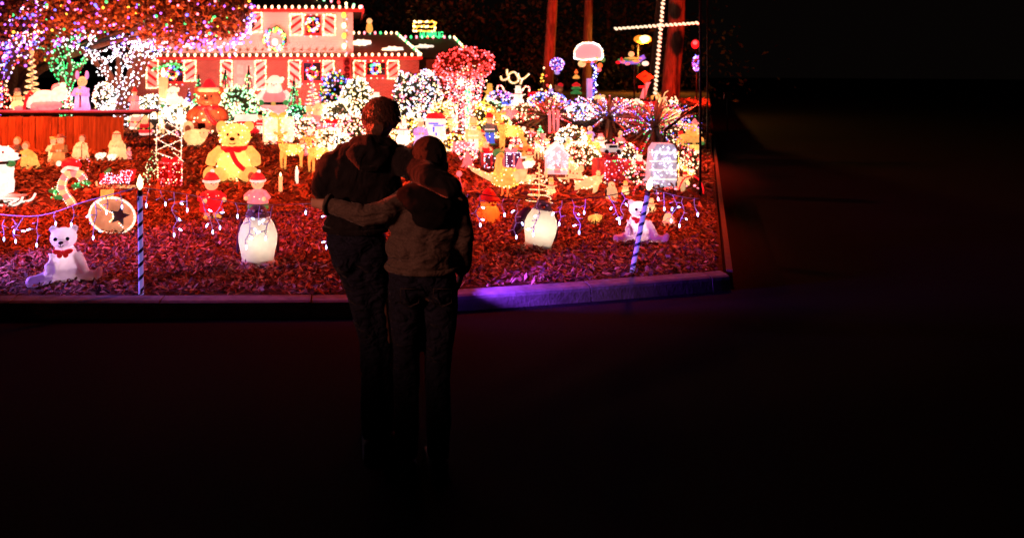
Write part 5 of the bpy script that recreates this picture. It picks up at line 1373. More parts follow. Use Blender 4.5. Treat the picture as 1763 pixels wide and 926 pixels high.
f = Fig('long_spike', 'long black leaf stalk slanting to the driveway over the cream figures', 'stalk', 1140, 280, 100)
f.T('stalk', [(0,0,0),(.05,0,.55),(.62,0,1.0)], [.03,.03,.012], BLK, 7)
# flat red planks of light in the red plant
f = Fig('candle_trio', 'three slim pink candles in the red spiky plant', 'candles', 944, 252, 64)
for x in (-.11,0,.11): f.L('candle', [(.035,.4),(.035,.95),(.01,1.0)], PINK, (x,-.5,0), seg=10)
f.T('bar', [(-.14,-.5,.4),(.14,-.5,.4)], .03, RED, 6); f.T('stake', [(0,-.5,0),(0,-.5,.4)], .03, BLACKM, 6)

# right half, back row
j = Fig('joy_sign', 'cream rope-light JOY letters above crossed candy canes', 'sign', 886, 172, 54, d=24)
kz = lambda a, c: ((a-886)/54, 0, (172-c)/54)
letters = [[(862,130),(864,136),(870,136),(876,132),(873,126),(873,118)], [(892,132),(887,124),(880,124),(875,130),(878,139),(885,142),(892,138),(892,132)], [(892,126),(895,134),(902,134),(911,126)], [(899,135),(896,144)]]
b = MB()
for L_ in letters: b.tube(spline([kz(*p) for p in L_], 5), .036, seg=8)
b.build('lettering', WARM, j.o); j.bulbs([p for L_ in letters for p in along([(q[0],-.04,q[2]) for q in spline([kz(*p) for p in L_], 4)], .055)], ['warm','white'], 1.0)
j.T('stake', [kz(870,136),kz(870,172)], .012, BLACKM, 5); j.T('stake', [kz(898,142),kz(898,172)], .012, BLACKM, 5)
cane('red lit candy cane leaning left under the joy sign', 876, 172, 32, -1, R(-24), 8, d=23.5); cane('red lit candy cane leaning right under the joy sign', 889, 172, 32, 1, R(30), 8, d=23.6)
snowman('snowman face figure with pink cheeks below the joy sign', 892, 186, 38, WHITE, PINK, WHITE)
bush('violet and blue bulb tuft left of the snowman under the joy sign', 862, 186, 28, 46, ['purple','lilac','pink','blue'], 80)
f = Fig('toy_boat', 'white toy boat with blue bulbs under the joy sign', 'toy boat', 866, 190, 22)
MB().prism([(-.7,.4),(.7,.4),(.5,.05),(-.5,.05)], -.25, .25).build('hull', WARM, f.o, False); f.T('mast', [(0,0,.4),(0,0,1)], .04, WHITE); f.B('cabin', (.1,0,.52), (.5,.3,.24), BLU); f.bulbs(along([(-.7,-.27,.42),(.7,-.27,.42)],.12), ['blue','lilac'], 1.5)
snowman('small yellow lit figure beside the red weeping tree', 843, 178, 34, YEL, YEL, YEL)
lamb('flat pinkish lit fish-like figure behind the olive bush', 874, 208, 22, PINK)
lamb('red lit sack at the right of the joy sign', 918, 172, 16, RED)
cone_tree('slim tree of red and orange lamps against the tall pine', 937, 165, 52, ['red','peach','yellow'], 20, .2, 2.6)
f = Fig('ball_topiary', 'purple and blue ball of bulbs on a thin pole by the pine', 'light ball', 959, 170, 74, d=24)
f.E('ball', (0,0,.84), (.15,.15,.15), glow('lit_dim_violet', (.25,.08,.5), .4)); f.bulbs(on_ell((0,0,.84),(.15,.15,.15),90,RNG,True), ['purple','blue','pink','lilac'], 1.5); f.T('pole', [(0,0,0),(0,0,.7)], .012, BLACKM, 6); f.E('hanging_bulb', (0,-.02,.64), (.06,.05,.035), LAV)
bush('blue and white bulb tuft at the foot of the tall pine', 942, 186, 26, 62, ['blue','lilac','warm','blue'], 90)
candle('small lilac candle above the blue tuft', 948, 182, 36, LAV, WHITE)
f = Fig('bear_cub_figure', 'dim brown cub figure with a red cap right of the tall pine', 'bear figure', 962, 178, 36)
f.E('body', (0,0,.3), (.24,.2,.3), BRN); f.E('head', (0,0,.68), (.2,.18,.18), BRN); f.E('cap', (.08,0,.86), (.14,.12,.11), RED); f.E('muzzle', (0,-.17,.64), (.08,.06,.06), TAN)
for s in (-1,1): f.E('ear', (.16*s,0,.82), (.06,.03,.06), BRN); f.E('leg', (.14*s,-.12,.06), (.09,.14,.06), BRN)
f = Fig('stacked_lamp_tree', 'small red, green and gold stacked lamp tree under the hoop', 'light tree', 992, 165, 44)
for i, (z, r_, m_) in enumerate(((.12,.20,GRN),(.3,.17,GRN),(.42,.15,RED),(.72,.12,YEL),(.92,.06,ORA))): f.L('tier', [(r_,z-.06),(r_*1.1,z),(r_*.3,z+.1)], m_)
f.T('stake', [(0,0,0),(0,0,.9)], .02, BLACKM, 6)
hp = Fig('basketball_hoop', 'basketball hoop outlined in white bulbs with a blue-lit post', 'basketball hoop', 1016, 172, 98, d=26)
hz = lambda a, c: ((a-1016)/98, 0, (172-c)/98)
bd = [hz(*p) for p in ((988,103),(988,90),(994,81),(1003,76),(1020,76),(1030,80),(1036,88),(1037,100),(1034,105),(1024,104),(1003,106))]
MB().prism([(p[0],p[2]) for p in bd], -.02, .02).build('backboard', glow('lit_pink_board', (.80,.42,.46), .75), hp.o, False)
hp.bulbs(along([(p[0],-.03,p[2]) for p in bd+bd[:1]], .026), ['white','warm'], 2.0)
hp.T('post', [hz(1024,104), hz(1019,172)], .03, BLACKM, 8)
hp.bulbs([ (p[0]+RNG.gauss(0,.025), -.04, p[2]) for p in along([hz(1017,105),hz(1023,118),hz(1022,172)], .012)], ['blue','blue','ice','purple'], 1.3, 4, 'post_bulbs')
MB().box(hz(1015,155), (.085,.06,.36)).build('post_pad', LAV, hp.o, False); hp.T('rim', circ((hz(1008,0)[0],-.16,.64), .10, 16, 'xy')+[(hz(1008,0)[0]+.1,-.16,.64)], .012, ORA, 6)
hp.E('lamp', hz(1002,112), (.07,.06,.06), WARM)
for a, c, m_ in ((1027,104,YEL),(1038,105,GRN),(1033,115,ORA),(1031,122,PINK)): hp.E('trinket', hz(a,c), (.045,.04,.045), m_, seg=8, rings=6)
lamb('cream lamp tuft at the foot of the blue-lit post', 1031, 176, 14, WARM)
# toy plane, diamond sign and street lamp
pl = Fig('toy_airplane', 'colourful toy airplane with a round-headed pilot on a pole', 'toy airplane', 1090, 170, 82, d=25)
pz = lambda a, c: ((a-1090)/82, 0, (170-c)/82)
pl.T('fuselage', [pz(1064,105),pz(1080,106),pz(1096,106),pz(1104,102)], [.02,.04,.045,.03], BLU, 10); pl.E('propeller', pz(1070,101), (.02,.05,.05), RED); pl.E('cowl', pz(1072,105), (.05,.05,.035), PINK); pl.B('upper_wing', pz(1090,99), (.16,.5,.018), YEL, (0,.12,0)); pl.E('star', pz(1100,110), (.03,.05,.03), GRN); pl.E('stripe', pz(1094,104), (.09,.085,.03), YEL); pl.E('pilot', pz(1087,92), (.06,.06,.06), WARM); pl.B('wing', pz(1076,102), (.10,.55,.03), GRN, (0,.3,0)); pl.E('nose', pz(1111,108), (.07,.06,.05), WHITE); pl.B('tail', pz(1106,98), (.10,.03,.09), BLU, (0,-.5,0)); pl.E('spinner', pz(1064,106), (.05,.05,.035), RED); pl.E('wheel', pz(1080,108), (.05,.05,.04), PINK)
pl.T('pole', [pz(1092,108), pz(1092,170)], .016, BLACKM, 6)
ds = Fig('diamond_sign', 'orange diamond road sign on a post left of the bulb cross', 'road sign', 1111, 168, 52, d=23)
sz = lambda a, c: ((a-1111)/52, (168-c)/52)
MB().prism([sz(1095,124),sz(1110,136),sz(1126,125),sz(1110,114)], -.01, .01).build('plate', paint('orange_sign', (.85,.16,.03), .4), ds.o, False)
MB().prism([sz(1107,126),sz(1113,124),sz(1113,121),sz(1108,123)], -.022, -.012).build('mark', BLK, ds.o, False); ds.T('post', [(0,.03,0),(0,.03,.9)], .02, STEEL, 6); ds.B('small_plate', (-.13,0,.5), (.2,.02,.08), RED)
sl = thing('street_lamp', 'glowing orange street lamp on a post in front of the dark woods', 'street lamp', W(1098, 160, 34)); sl.location.z = 0
hh = CAMZ + (130-68)/1200*34
MB().tube([(0,0,0),(0,0,hh-.1)], .05, seg=8).build('post', BLACKM, sl); MB().tube([(0,0,hh-.12),(.22,-.05,hh+.05)], .035, seg=6).build('arm', BLACKM, sl); MB().lathe([(.05,.30),(.2,.24),(.30,.17)], (.22,-.05,hh-.05)).build('shade', BLACKM, sl); MB().ell((.22,-.05,hh-.0), (.42,.34,.22)).build('lamp', glow('sodium_lamp', (1,.24,.02), 1.5), sl); MB().ell((.20,-.33,hh+.02), (.26,.10,.15)).build('core', glow('sodium_core', (1,.75,.25), 4), sl)
ld = bpy.data.lights.new('lamp_light', 'POINT'); ld.color = (1,.36,.05); ld.energy = 900; ld.shadow_soft_size = .2; l = link('lamp_light', ld, sl); l.location = (.22,-.3,hh-.3)
# bulb cross
cr = thing('bulb_cross', 'tall leaning cross outlined in cream rope-light bulbs', 'cross', W(1127, 168, 22)); cr.location.z = YARD
oz = Vector(cr.location)
ln = [[W(1144,-30,22)-oz, W(1127,166,22)-oz], [W(1060,50,22)-oz, W(1200,40,22)-oz]]
for L_ in ln: MB().tube(L_, .022, seg=8).build('beam', glow('lit_rope_dim', (1,.5,.25), .55), cr)
MB().tube([W(1127,166,22)-oz, Vector((W(1127,166,22)-oz).to_tuple()[:2]+(-.02,))], .04, seg=8).build('foot_post', BLACKM, cr)
cb = MB().ell((0,0,0), (.074,.040,.040), rot=(0,.5,0), seg=8, rings=6).mesh('bulb', glow('bulb_rope_cream', (1,.72,.48), 1.5))
for L_ in ln:
    for p in along(L_, .135): q = link('bulb', cb, cr); q.location = p + Vector((0,-.02,0)); q.rotation_euler = (0, RNG.uniform(-.3,.3), 0)
lamb('cream lamp cluster at the foot of the bulb cross', 1128, 174, 12, YEL)
f = Fig('waving_figure', 'pink arm-like lit figure waving under the diamond sign', 'figure', 1110, 172, 30, R(10)); f.T('body', [(-.15,0,0),(0,0,.55),(.1,0,.75)], [.16,.13,.12], PINK); f.E('hand', (.12,0,.8), (.14,.08,.12), PINK)
for a in (-.1,.05,.2): f.T('finger', [(.12+a*.5,0,.85),(.14+a,0,1.0)], .045, PINK, 6)
cone_tree('cream reindeer-shaped bulb cluster at the top of the thin reindeer', 1160, 182, 22, ['warm','peach'], 30, .45)
f = Fig('balloon_figure', 'round red and white balloon on a stick at the picture edge', 'balloon', 1199, 170, 108, d=24); f.E('balloon', (-.02,0,.90), (.06,.06,.075), RED); f.E('highlight_band', (-.04,-.04,.92), (.035,.035,.035), PINK); f.T('stick', [(0,0,0),(0,0,.8)], .012, BLACKM, 5)
bush('purple bulb tuft hanging at the picture edge under the balloon', 1199, 122, 26, 12, ['purple','lilac','blue'], 30, d=24, z=W(1199,122,24).z)
gift('wide dull crimson gift box between the cross and the spiky plants', 1120, 215, 40, 1.7, glow('lit_dull_crimson', (.35,.01,.02), .25), RED, ('red','pink'), n=6)
bush('cream bulb row along the bank right of the blue-lit post', 1066, 190, 18, 90, ['warm','peach','red'], 90)
bush('violet bulb row below the basketball hoop', 1012, 196, 26, 76, ['lilac','blue','white','pink'], 110)

# ------------------------------------------------------------------ more of the crowded display
for a in (
 ('white bulb hedge behind the right end of the table', 262, 205, 40, 60, ['white','warm','white'], 200),
 ('cream bulb hedge left of the long white deer', 318, 214, 34, 60, ['warm','white','warm'], 180),
 ('cream bulb mound below the brown teddy bear', 398, 222, 36, 46, ['warm','peach','mint'], 120),
 ('pale green bulb mound between the teddy bears', 440, 226, 40, 40, ['mint','warm','green'], 110),
 ('peach bulb mound at the foot of the largest Santa', 452, 214, 26, 40, ['peach','pink','warm'], 90),
 ('pink and cream bulb mound right of the pale gift box', 528, 240, 36, 44, ['pink','warm','peach'], 120),
 ('cream bulb mound behind the half hidden fawn', 566, 262, 40, 46, ['warm','peach','warm'], 130),
 ('bright cream bulb mound against the taller person shoulder', 588, 272, 40, 40, ['warm','white','warm'], 120),
 ('orange and cream bulb mound under the dark blue bush', 560, 218, 40, 50, ['peach','warm','yellow'], 140),
 ('white bulb mound right of the taller person head', 690, 222, 40, 36, ['white','warm','lilac'], 120),
 ('golden bulb mound at the foot of the weeping tree', 782, 262, 30, 44, ['yellow','peach','warm'], 100),
 ('pink bulb mound between nutcracker and crate', 806, 276, 22, 34, ['pink','red','warm'], 60),
 ('lemon bulb mound behind the dark blue-coated figure', 856, 238, 40, 46, ['yellow','warm','mint'], 130),
 ('red bulb mound right of the yellow reindeer', 908, 262, 34, 50, ['red','pink','warm'], 80),
 ('warm bulb mound left of the toy bugler', 980, 292, 34, 50, ['warm','peach','red'], 90),
 ('red and white bulb mound left of the wire box', 1096, 318, 30, 36, ['red','warm','pink'], 60),
 ('peach bulb mound under the thin cream reindeer', 1166, 246, 34, 44, ['peach','warm','pink'], 70),
 ('warm bulb mound at the driveway edge below the golden figure', 1190, 296, 34, 24, ['warm','peach','red'], 50),
 ('cream bulb mound beneath the basketball hoop post', 1000, 208, 28, 44, ['white','lilac','warm'], 90),
 ('peach bulb mound below the joy sign snowman', 905, 206, 28, 50, ['peach','warm','red'], 80),
 ('cream bulb mound left of the toy boat', 838, 198, 28, 36, ['warm','yellow','white'], 80),
):
    bush(*a, name='bulb_mound')
santa('small pink Santa at the end of the white bulb hedge', 236, 226, 40, WHITE, PINK)
santa('small cream Santa between the white hedge and the table leg', 250, 236, 36, WARM, RED)
snowman('white snowman in front of the green light tree by the shutter', 372, 205, 40, WHITE, GRN, WHITE)
snowman('cream snowman with pink scarf in front of the dark blue bush', 590, 222, 44, PINK, PINK, WHITE)
carol('pink caroler left of the dark blue bush', 556, 196, 40, PINK, WHITE)
carol('cream caroler with red cap under the wing window', 634, 196, 42, WARM, RED, 'cone')
candle('red glowing candle beside the brown teddy bear', 330, 224, 30, PINK, RED)
soldier('small red-coated nutcracker behind the pale gift box', 448, 232, 40, RED, WHITE, BLK)
soldier('small pink-coated nutcracker right of the pale gift box', 532, 226, 44, PINK, WHITE, WARM)
snowman('small glowing snowman below the weeping tree star', 812, 234, 36, WARM, ORA, WARM)
santa('little golden Santa behind the goose', 900, 276, 40, YEL, ORA)
lamb('cream lamb lying between the goose and the spiral tree', 908, 318, 20, WARM)
deer('small cream deer standing behind the lit dog', 986, 306, 38, WARM, R(35), pal=('warm','peach'))
snowman('small pink-hatted snowman behind the red box', 1034, 262, 32, PINK, RED, WHITE)
candle('small cream candle at the corner of the red box', 1090, 316, 24, WARM, RED)
small_penguin('tiny cream penguin right of the silver-white wire box', 1172, 330, 26)
carol('small cream caroler in the red bulbs at the driveway edge', 1196, 246, 38, WARM, PINK, 'cone')
santa('small red Santa below the diamond sign', 1096, 196, 26, WHITE, RED)
cane('thin red candy cane left of the pale nutcracker', 800, 286, 30, 1, R(10), 7)
f = Fig('traffic_cone', 'pink lit cone standing on the mulch left of the goose', 'cone', 805, 290, 30)
f.L('cone', [(.40,.06),(.10,.8),(.05,1.0),(.01,1.0)], PINK); f.B('foot', (0,0,.03), (.9,.9,.06), RED)
f = Fig('traffic_cone', 'pink lit cone standing on the mulch right of the dark violet box', 'cone', 895, 306, 34)
f.L('cone', [(.40,.06),(.10,.8),(.05,1.0),(.01,1.0)], PINK); f.B('foot', (0,0,.03), (.9,.9,.06), RED)
f = Fig('lollipop_stake', 'round peach lollipop on a thin stick beside the shorter person', 'lollipop', 794, 330, 34); f.E('sweet', (-.1,0,.88), (.15,.06,.15), PINK); f.T('stick', [(.12,0,0),(-.1,0,.75)], .015, WHP, 5)
# strings of bulbs lying over the beds
def ground_string(label, pts, pal, step=.16, r=.03):
    o = thing('ground_light_string', label, 'light string', (0,0,0)); P = []
    for px, py in pts:
        d = gdepth(px, py); x = (px-600)/1200*d; P.append((x, d, gz(x,d)+.05))
    sp = spline(P, 8); MB().tube([p + Vector((0,0,-.02)) for p in sp], .006, seg=4).build('wire', DWIRE, o); bulbs(along(sp, step, .03), r, pal, o, seed=int(pts[0][0]))
ground_string('string of warm bulbs lying along the bed before the house', [(250,226),(330,236),(400,226),(450,232),(540,224),(600,236)], ['warm','peach','pink'], .14, .035)
ground_string('string of red bulbs lying across the bed below the red spiky plant', [(880,240),(930,262),(980,258),(1030,270),(1080,262)], ['red','pink','warm'], .12, .028)
ground_string('string of warm bulbs lying in front of the pink little house', [(900,322),(950,318),(985,322),(1040,318)], ['warm','peach'], .10, .016)
ground_string('string of red bulbs along the driveway edge below the wire box', [(1100,330),(1140,336),(1180,326),(1200,330)], ['red','pink'], .09, .018)
ground_string('string of coloured bulbs trailing along the top of the bank', [(900,190),(960,192),(1020,188),(1080,190),(1140,200),(1190,214)], ['blue','lilac','pink','warm','red'], .16, .036)

for a in (
 (snowman, ('tiny snowman with an orange hat between the gift box and the fawns', 520, 262, 24, ORA, RED, WARM)),
 (carol, ('tiny pink caroler left of the half hidden fawn', 530, 268, 26, PINK, WHITE, 'cone')),
 (santa, ('tiny Santa in front of the pink spiral tree', 534, 252, 30, WHITE, RED)),
 (deer, ('little cream deer behind the pink gift box', 574, 236, 36, WARM, .5)),
 (snowman, ('little snowman with a green scarf above the crate', 782, 226, 30, WHITE, GRN, WHITE)),
 (carol, ('little yellow caroler left of the dark blue-coated figure', 828, 258, 34, YEL, RED, 'hat')),
 (santa, ('little cream Santa between nutcracker and goose', 836, 272, 28, WARM, RED)),
 (lamb, ('little cream lamb below the yellow reindeer', 896, 268, 16, WARM)),
 (snowman, ('little snowman with a red hat right of the yellow reindeer', 912, 284, 28, RED, RED, WARM)),
 (soldier, ('little red nutcracker left of the curled-horn deer', 916, 250, 34, RED, WHITE, BLK)),
 (carol, ('little cream caroler right of the pink little house', 978, 268, 32, WARM, WHITE, 'hood')),
 (deer, ('little peach deer in front of the cream bulb shrub', 990, 274, 34, WARM, -.4)),
 (snowman, ('little snowman at the corner of the wide red box', 1030, 318, 24, WARM, GRN, WARM)),
 (carol, ('little rose caroler behind the silver toy car', 1068, 258, 30, PINK, WARM, 'cone')),
 (candle, ('little cream candle right of the silver toy car', 1086, 276, 30, WARM, RED)),
 (santa, ('little white Santa left of the wire box', 1100, 296, 30, WHITE, RED)),
 (snowman, ('little cream snowman behind the right rope-light arch', 1180, 322, 26, RED, RED, WARM)),
 (deer, ('little golden deer at the driveway edge above the rope-light arch', 1184, 314, 30, YEL, .3)),
 (soldier, ('little golden nutcracker under the long black stalk', 1172, 262, 36, YEL, WHITE, RED)),
 (carol, ('little lilac caroler under the lilac spiky plant', 1016, 246, 28, LAV, WHITE, 'hood')),
 (candle, ('little white candle left of the lilac caroler', 1002, 244, 26, WHITE, PINK)),
 (lamb, ('little glowing lamb right of the lilac caroler', 1032, 250, 15, WARM)),
 (santa, ('little pink Santa behind the curled-horn deer', 934, 258, 28, PINK, RED)),
 (snowman, ('little snowman beside the golden bulb mound', 770, 258, 24, PINK, PINK, WHITE)),
): a[0](*a[1])

f = Fig('stocking_box', 'red stocking-shaped box with white fur top behind the large yellow bear', 'stocking', 424, 232, 36)
f.B('fur_top', (0,0,.80), (1.05,.5,.30), WHITE); f.E('leg', (0,0,.45), (.42,.24,.36), RED); f.E('toe', (.3,-.1,.16), (.36,.24,.17), RED); f.bulbs(on_ell((0,0,.45),(.42,.24,.36),14,RNG,True), ['pink','lilac'], 1.4)
# ------------------------------------------------------------------ the two people seen from behind
HOODIE = paint('hoodie_black', (.014,.012,.013), .9, noise_amt=.25, scale=20, bump=.25, bscale=180, spec=.12)
SWEAT = paint('sweatshirt_brown_grey', (.115,.085,.070), .92, noise_amt=.28, scale=120, bump=.25, bscale=220, spec=.1)
DHOOD = paint('hood_black', (.012,.010,.010), .95, noise_amt=.25, scale=20, spec=.05)
JEAN = paint('jeans_indigo', (.011,.013,.028), .85, noise_amt=.35, scale=60, bump=.2, bscale=260, spec=.15)
SKINP = paint('skin', (.50,.29,.20), .5, noise_amt=.08, scale=30)
HAIRA = paint('hair_auburn', (.13,.052,.028), .42, noise_amt=.5, scale=30, bump=.6, bscale=60, stretch=(5,5,1), spec=.5)
HAIRB = paint('hair_dark_short', (.020,.012,.009), .6, noise_amt=.4, scale=60, bump=.8, bscale=240, spec=.3)
SHOE = paint('shoe_dark', (.02,.02,.022), .6)

def capsule(mb, a, ra, b, rb, n=5, seg=14):
    a, b = Vector(a), Vector(b)
    mb.tube([a.lerp(b, i/n) for i in range(n+1)], [ra+(rb-ra)*i/n for i in range(n+1)], seg=seg)
    mb.ell(a, ra, seg=seg, rings=8); mb.ell(b, rb, seg=seg, rings=8)
def limb(mb, pts, rs):
    for (a, ra), (b, rb) in zip(list(zip(pts, rs))[:-1], list(zip(pts, rs))[1:]): capsule(mb, a, ra, b, rb)
def hand(mb, wrist, dirv, up, s=1.0, curl=.5, thumb=1):
    """palm and five bent fingers"""
    wrist = Vector(wrist); d = Vector(dirv).normalized(); u = (Vector(up) - d*Vector(up).dot(d)).normalized(); w = d.cross(u)
    palm = wrist + d*.05*s
    for k in (-1.2,-.4,.4,1.2): capsule(mb, wrist + w*.014*k*s, .016*s, wrist + d*.085*s + w*.019*k*s, .0125*s, 3, 8)
    for k, L in ((-1.5,.062),(-.5,.078),(.5,.082),(1.5,.072)):
        p = wrist + d*.088*s + w*.0155*k*s; q = d.copy()
        for j in range(3):
            q = (q - u*curl*(.5+.3*j)).normalized(); e_ = p + q*L*s/3*(1.25-.2*j); capsule(mb, p, .0095*s, e_, .0085*s, 2, 8); p = e_
    p = wrist + d*.025*s + w*.024*thumb*s; q = (d*.6 + w*thumb*.9 - u*.3).normalized()
    for j in range(2): e_ = p + q*.034*s; capsule(mb, p, .0115*s, e_, .010*s, 2, 8); p = e_; q = (q + d*.5 - u*.3).normalized()

def folds(m, dist, scale, st):
    """soft cloth folds as relief"""
    nt = m.node_tree; b = nt.nodes['Principled BSDF']; old = b.inputs['Normal'].links[0].from_node
    tc = nt.nodes.new('ShaderNodeTexCoord'); mp = nt.nodes.new('ShaderNodeMapping'); mp.inputs['Scale'].default_value = st; mp.inputs['Rotation'].default_value = (0, .5, .3)
    nz = nt.nodes.new('ShaderNodeTexNoise'); nz.inputs['Scale'].default_value = scale; nz.inputs['Detail'].default_value = 2; nz.inputs['Distortion'].default_value = 1.2
    bp = nt.nodes.new('ShaderNodeBump'); bp.inputs['Distance'].default_value = dist; bp.inputs['Strength'].default_value = .9
    nt.links.new(tc.outputs['Object'], mp.inputs[0]); nt.links.new(mp.outputs[0], nz.inputs['Vector']); nt.links.new(nz.outputs['Fac'], bp.inputs['Height']); nt.links.new(bp.outputs[0], old.inputs['Normal'])
for m_, w_ in ((HOODIE, .22), (SWEAT, .25), (JEAN, .06), (DHOOD, .1)):     # cloth fuzz that catches light at the edges
    b_ = m_.node_tree.nodes['Principled BSDF']; b_.inputs['Sheen Weight'].default_value = w_; b_.inputs['Sheen Roughness'].default_value = .35; b_.inputs['Sheen Tint'].default_value = (.8,.75,.75,1)
folds(HOODIE, .06, 6, (1.2,1,.9)); folds(SWEAT, .055, 8, (.8,1,1.6)); folds(JEAN, .06, 10, (1,1,1.6))
# ---- the taller person
D1 = 3.55
def A(px, py, dy=0.0): return W(px, py, D1) + Vector((0, dy, 0))
ar = Vector((A(632,0).x, D1, 0))
adult = thing('person', 'taller person with short auburn hair in a black hoodie, arm round the shorter one', 'person', ar, group='people watching the lights')
def rel(mb, root):
    mb.v = [(x-root.x, y-root.y, z-root.z) for x, y, z in mb.v]; return mb
headc = A(653, 205)
# body: one continuous skin under the clothes
b = MB(); b.ell(headc, (.074,.094,.112), rot=(R(6),0,R(-20))); b.ell(headc+Vector((.015,.06,-.045)), (.05,.05,.06)); capsule(b, A(650,226,-.01), .054, A(643,262,-.02), .060)
b.ell(headc+Vector((.035,.105,-.025)), (.016,.022,.022)); b.ell(headc+Vector((-.078,.0,-.015)), (.014,.022,.033), rot=(0,0,.3)); b.ell(headc+Vector((.073,-.02,-.015)), (.014,.022,.033))
b.ell(A(622,312), (.16,.095,.16)); b.ell(A(612,360), (.145,.095,.17)); b.ell(A(613,415), (.145,.10,.12))
capsule(b, A(578,280), .055, A(684,272), .055)
limb(b, [A(570,284), A(553,326,.0), A(585,345,.20)], [.052,.042,.034]); hand(b, A(588,346,.21), (.5,.8,-.1), (0,0,1), 1.0, .5, 1)
wr = Vector(W(782,326,3.22)); limb(b, [A(684,272), W(742,300,3.26), wr], [.052,.045,.034]); hand(b, wr, (.35,.85,-.35), (.3,.1,1), 1.0, .55, -1)
def leg(mb, hip, knee, ank, r): limb(mb, [hip, knee, ank], r)
limb(b, [A(604,432), A(640,596,.03), (A(640,0).x, D1, .09)], [.085,.055,.04]); limb(b, [A(638,432), A(662,596,.05), (A(664,0).x, D1+.06, .09)], [.085,.055,.04])
for x, y in ((A(640,0).x, D1), (A(664,0).x+.05, D1+.06)): capsule(b, (x,y-.04,.05), .035, (x,y+.13,.04), .032)
remesh(rel(b, ar), 'body', SKINP, .014, adult, 2)
# hoodie
b = MB(); b.ell(A(622,304), (.205,.125,.185)); b.ell(A(628,272), (.185,.105,.085)); b.ell(A(657,335), (.12,.10,.16)); b.ell(A(650,290), (.13,.11,.12)); b.ell(A(606,258), (.09,.08,.05)); b.ell(A(612,348), (.175,.122,.15)); b.ell(A(612,384), (.172,.122,.05))
capsule(b, A(580,282), .078, A(684,272), .078); b.ell(A(645,256,.0), (.10,.09,.055))
limb(b, [A(571,284), A(556,322,-.01)], [.076,.066]); limb(b, [A(556,322,-.01), A(585,346,.17)], [.066,.05])
limb(b, [A(684,272), W(715,288,3.40), W(742,303,3.245), W(776,324,3.215)], [.080,.078,.070,.056])
b.ell(W(781,328,3.23), (.045,.05,.045))
hd = remesh(rel(b, ar), 'hoodie', HOODIE, .0105, adult, 3, wrinkle=.009, wscale=6.5, wst=(1.4,1,.75))
# the hood lying on the back, collar and pocket seam
b = MB(); b.ell(A(634,262,-.085), (.125,.055,.065), rot=(R(20),0,0)); b.tube(spline([A(600,262,-.02), A(612,244,-.04), A(640,238,-.075), A(668,244,-.05), A(686,262,-.02)],5), .032, seg=10)
b.tube(spline([A(606,266,-.09), A(622,282,-.135), A(645,284,-.135), A(662,268,-.1)],5), .022, seg=8)
remesh(rel(b, ar), 'hood', HOODIE, .0095, adult, 3, wrinkle=.012, wscale=12)
b = MB().tube(circ((A(612,0).x, D1, A(0,393).z), .158, 24, 'xy'), .014, seg=6, closed=True); b.v = [(x, (y-D1)*.73+D1, z) for x,y,z in b.v]; rel(b, ar).build('hem_band', HOODIE, adult)
# jeans and shoes
b = MB(); b.ell(A(613,416), (.158,.122,.125)); b.ell(A(598,438,-.02), (.092,.10,.11)); b.ell(A(640,438,-.02), (.092,.10,.11))
limb(b, [A(602,436), A(624,515,.01), A(641,598,.03), (A(640,0).x, D1, .10)], [.098,.080,.066,.058]); limb(b, [A(638,436), A(645,515,.02), A(658,598,.05), (A(664,0).x, D1+.06, .10)], [.098,.080,.066,.058])
remesh(rel(b, ar), 'jeans', JEAN, .011, adult, 3, wrinkle=.010, wscale=9, wst=(1,1,.6))
for x, y in ((A(640,0).x, D1), (A(664,0).x+.03, D1+.06)):
    b = MB(); capsule(b, (x,y-.05,.055), .045, (x+.01,y+.15,.045), .042); b.box((x,y+.05,.012), (.10,.30,.024)); remesh(rel(b, ar), 'shoe', SHOE, .009, adult, 2)
# hair: swept mass with separate locks
b = MB(); hc = headc; b.ell(hc+Vector((.004,-.012,.022)), (.092,.105,.095), rot=(0,R(8),R(-20))); b.ell(hc+Vector((.045,.02,.055)), (.062,.075,.045), rot=(0,R(25),0)); b.ell(hc+Vector((.060,0,.015)), (.042,.075,.068), rot=(0,R(-12),0)); b.ell(hc+Vector((-.02,-.055,-.04)), (.058,.045,.055)); b.ell(hc+Vector((-.05,-.01,.0)), (.042,.06,.06))
remesh(rel(b, ar), 'hair', HAIRA, .007, adult, 2, wrinkle=.005, wscale=26, wst=(1.6,1.6,.4))
rng = random.Random(9); lk = MB()
for i in range(420):
    a = rng.uniform(-3.3, .2); z = rng.uniform(-.02,.09); r0 = math.sqrt(max(.02, 1-(z/.1)**2))
    p = hc + Vector((.004+.092*r0*math.cos(a), -.012+.104*r0*math.sin(a), .022+z)); n_ = (p-hc).normalized(); t = (Vector((.25*math.cos(a)+.25, 0, -.9)) - n_*.1).normalized()
    L = rng.uniform(.02,.045); lk.tube([p-n_*.004, p+t*L*.5+n_*.006, p+t*L+n_*rng.uniform(-.004,.004)], [.0012,.0016,.0004], seg=4)
for i in range(60):
    p = hc + Vector((.06+rng.uniform(-.03,.03), rng.uniform(-.03,.05), .085+rng.uniform(-.02,.012))); t = Vector((.9, .2, rng.uniform(-.75,-.1))).normalized(); L = rng.uniform(.015,.03); lk.tube([p, p+t*L*.5+Vector((0,0,.004)), p+t*L], [.002,.002,.0004], seg=4)
rel(lk, ar).build('hair_locks', HAIRA, adult)
gl = MB().tube([headc+Vector((-.078,-.005,.012)), headc+Vector((-.082,.06,.014)), headc+Vector((-.055,.115,.012))], .003, seg=5).tube(circ((headc.x-.03, headc.y+.118, headc.z+.005), .026, 16), .0025, seg=5, closed=True).tube(circ((headc.x+.045, headc.y+.105, headc.z+.005), .026, 16), .0025, seg=5, closed=True)
rel(gl, ar).build('glasses', BLK, adult)

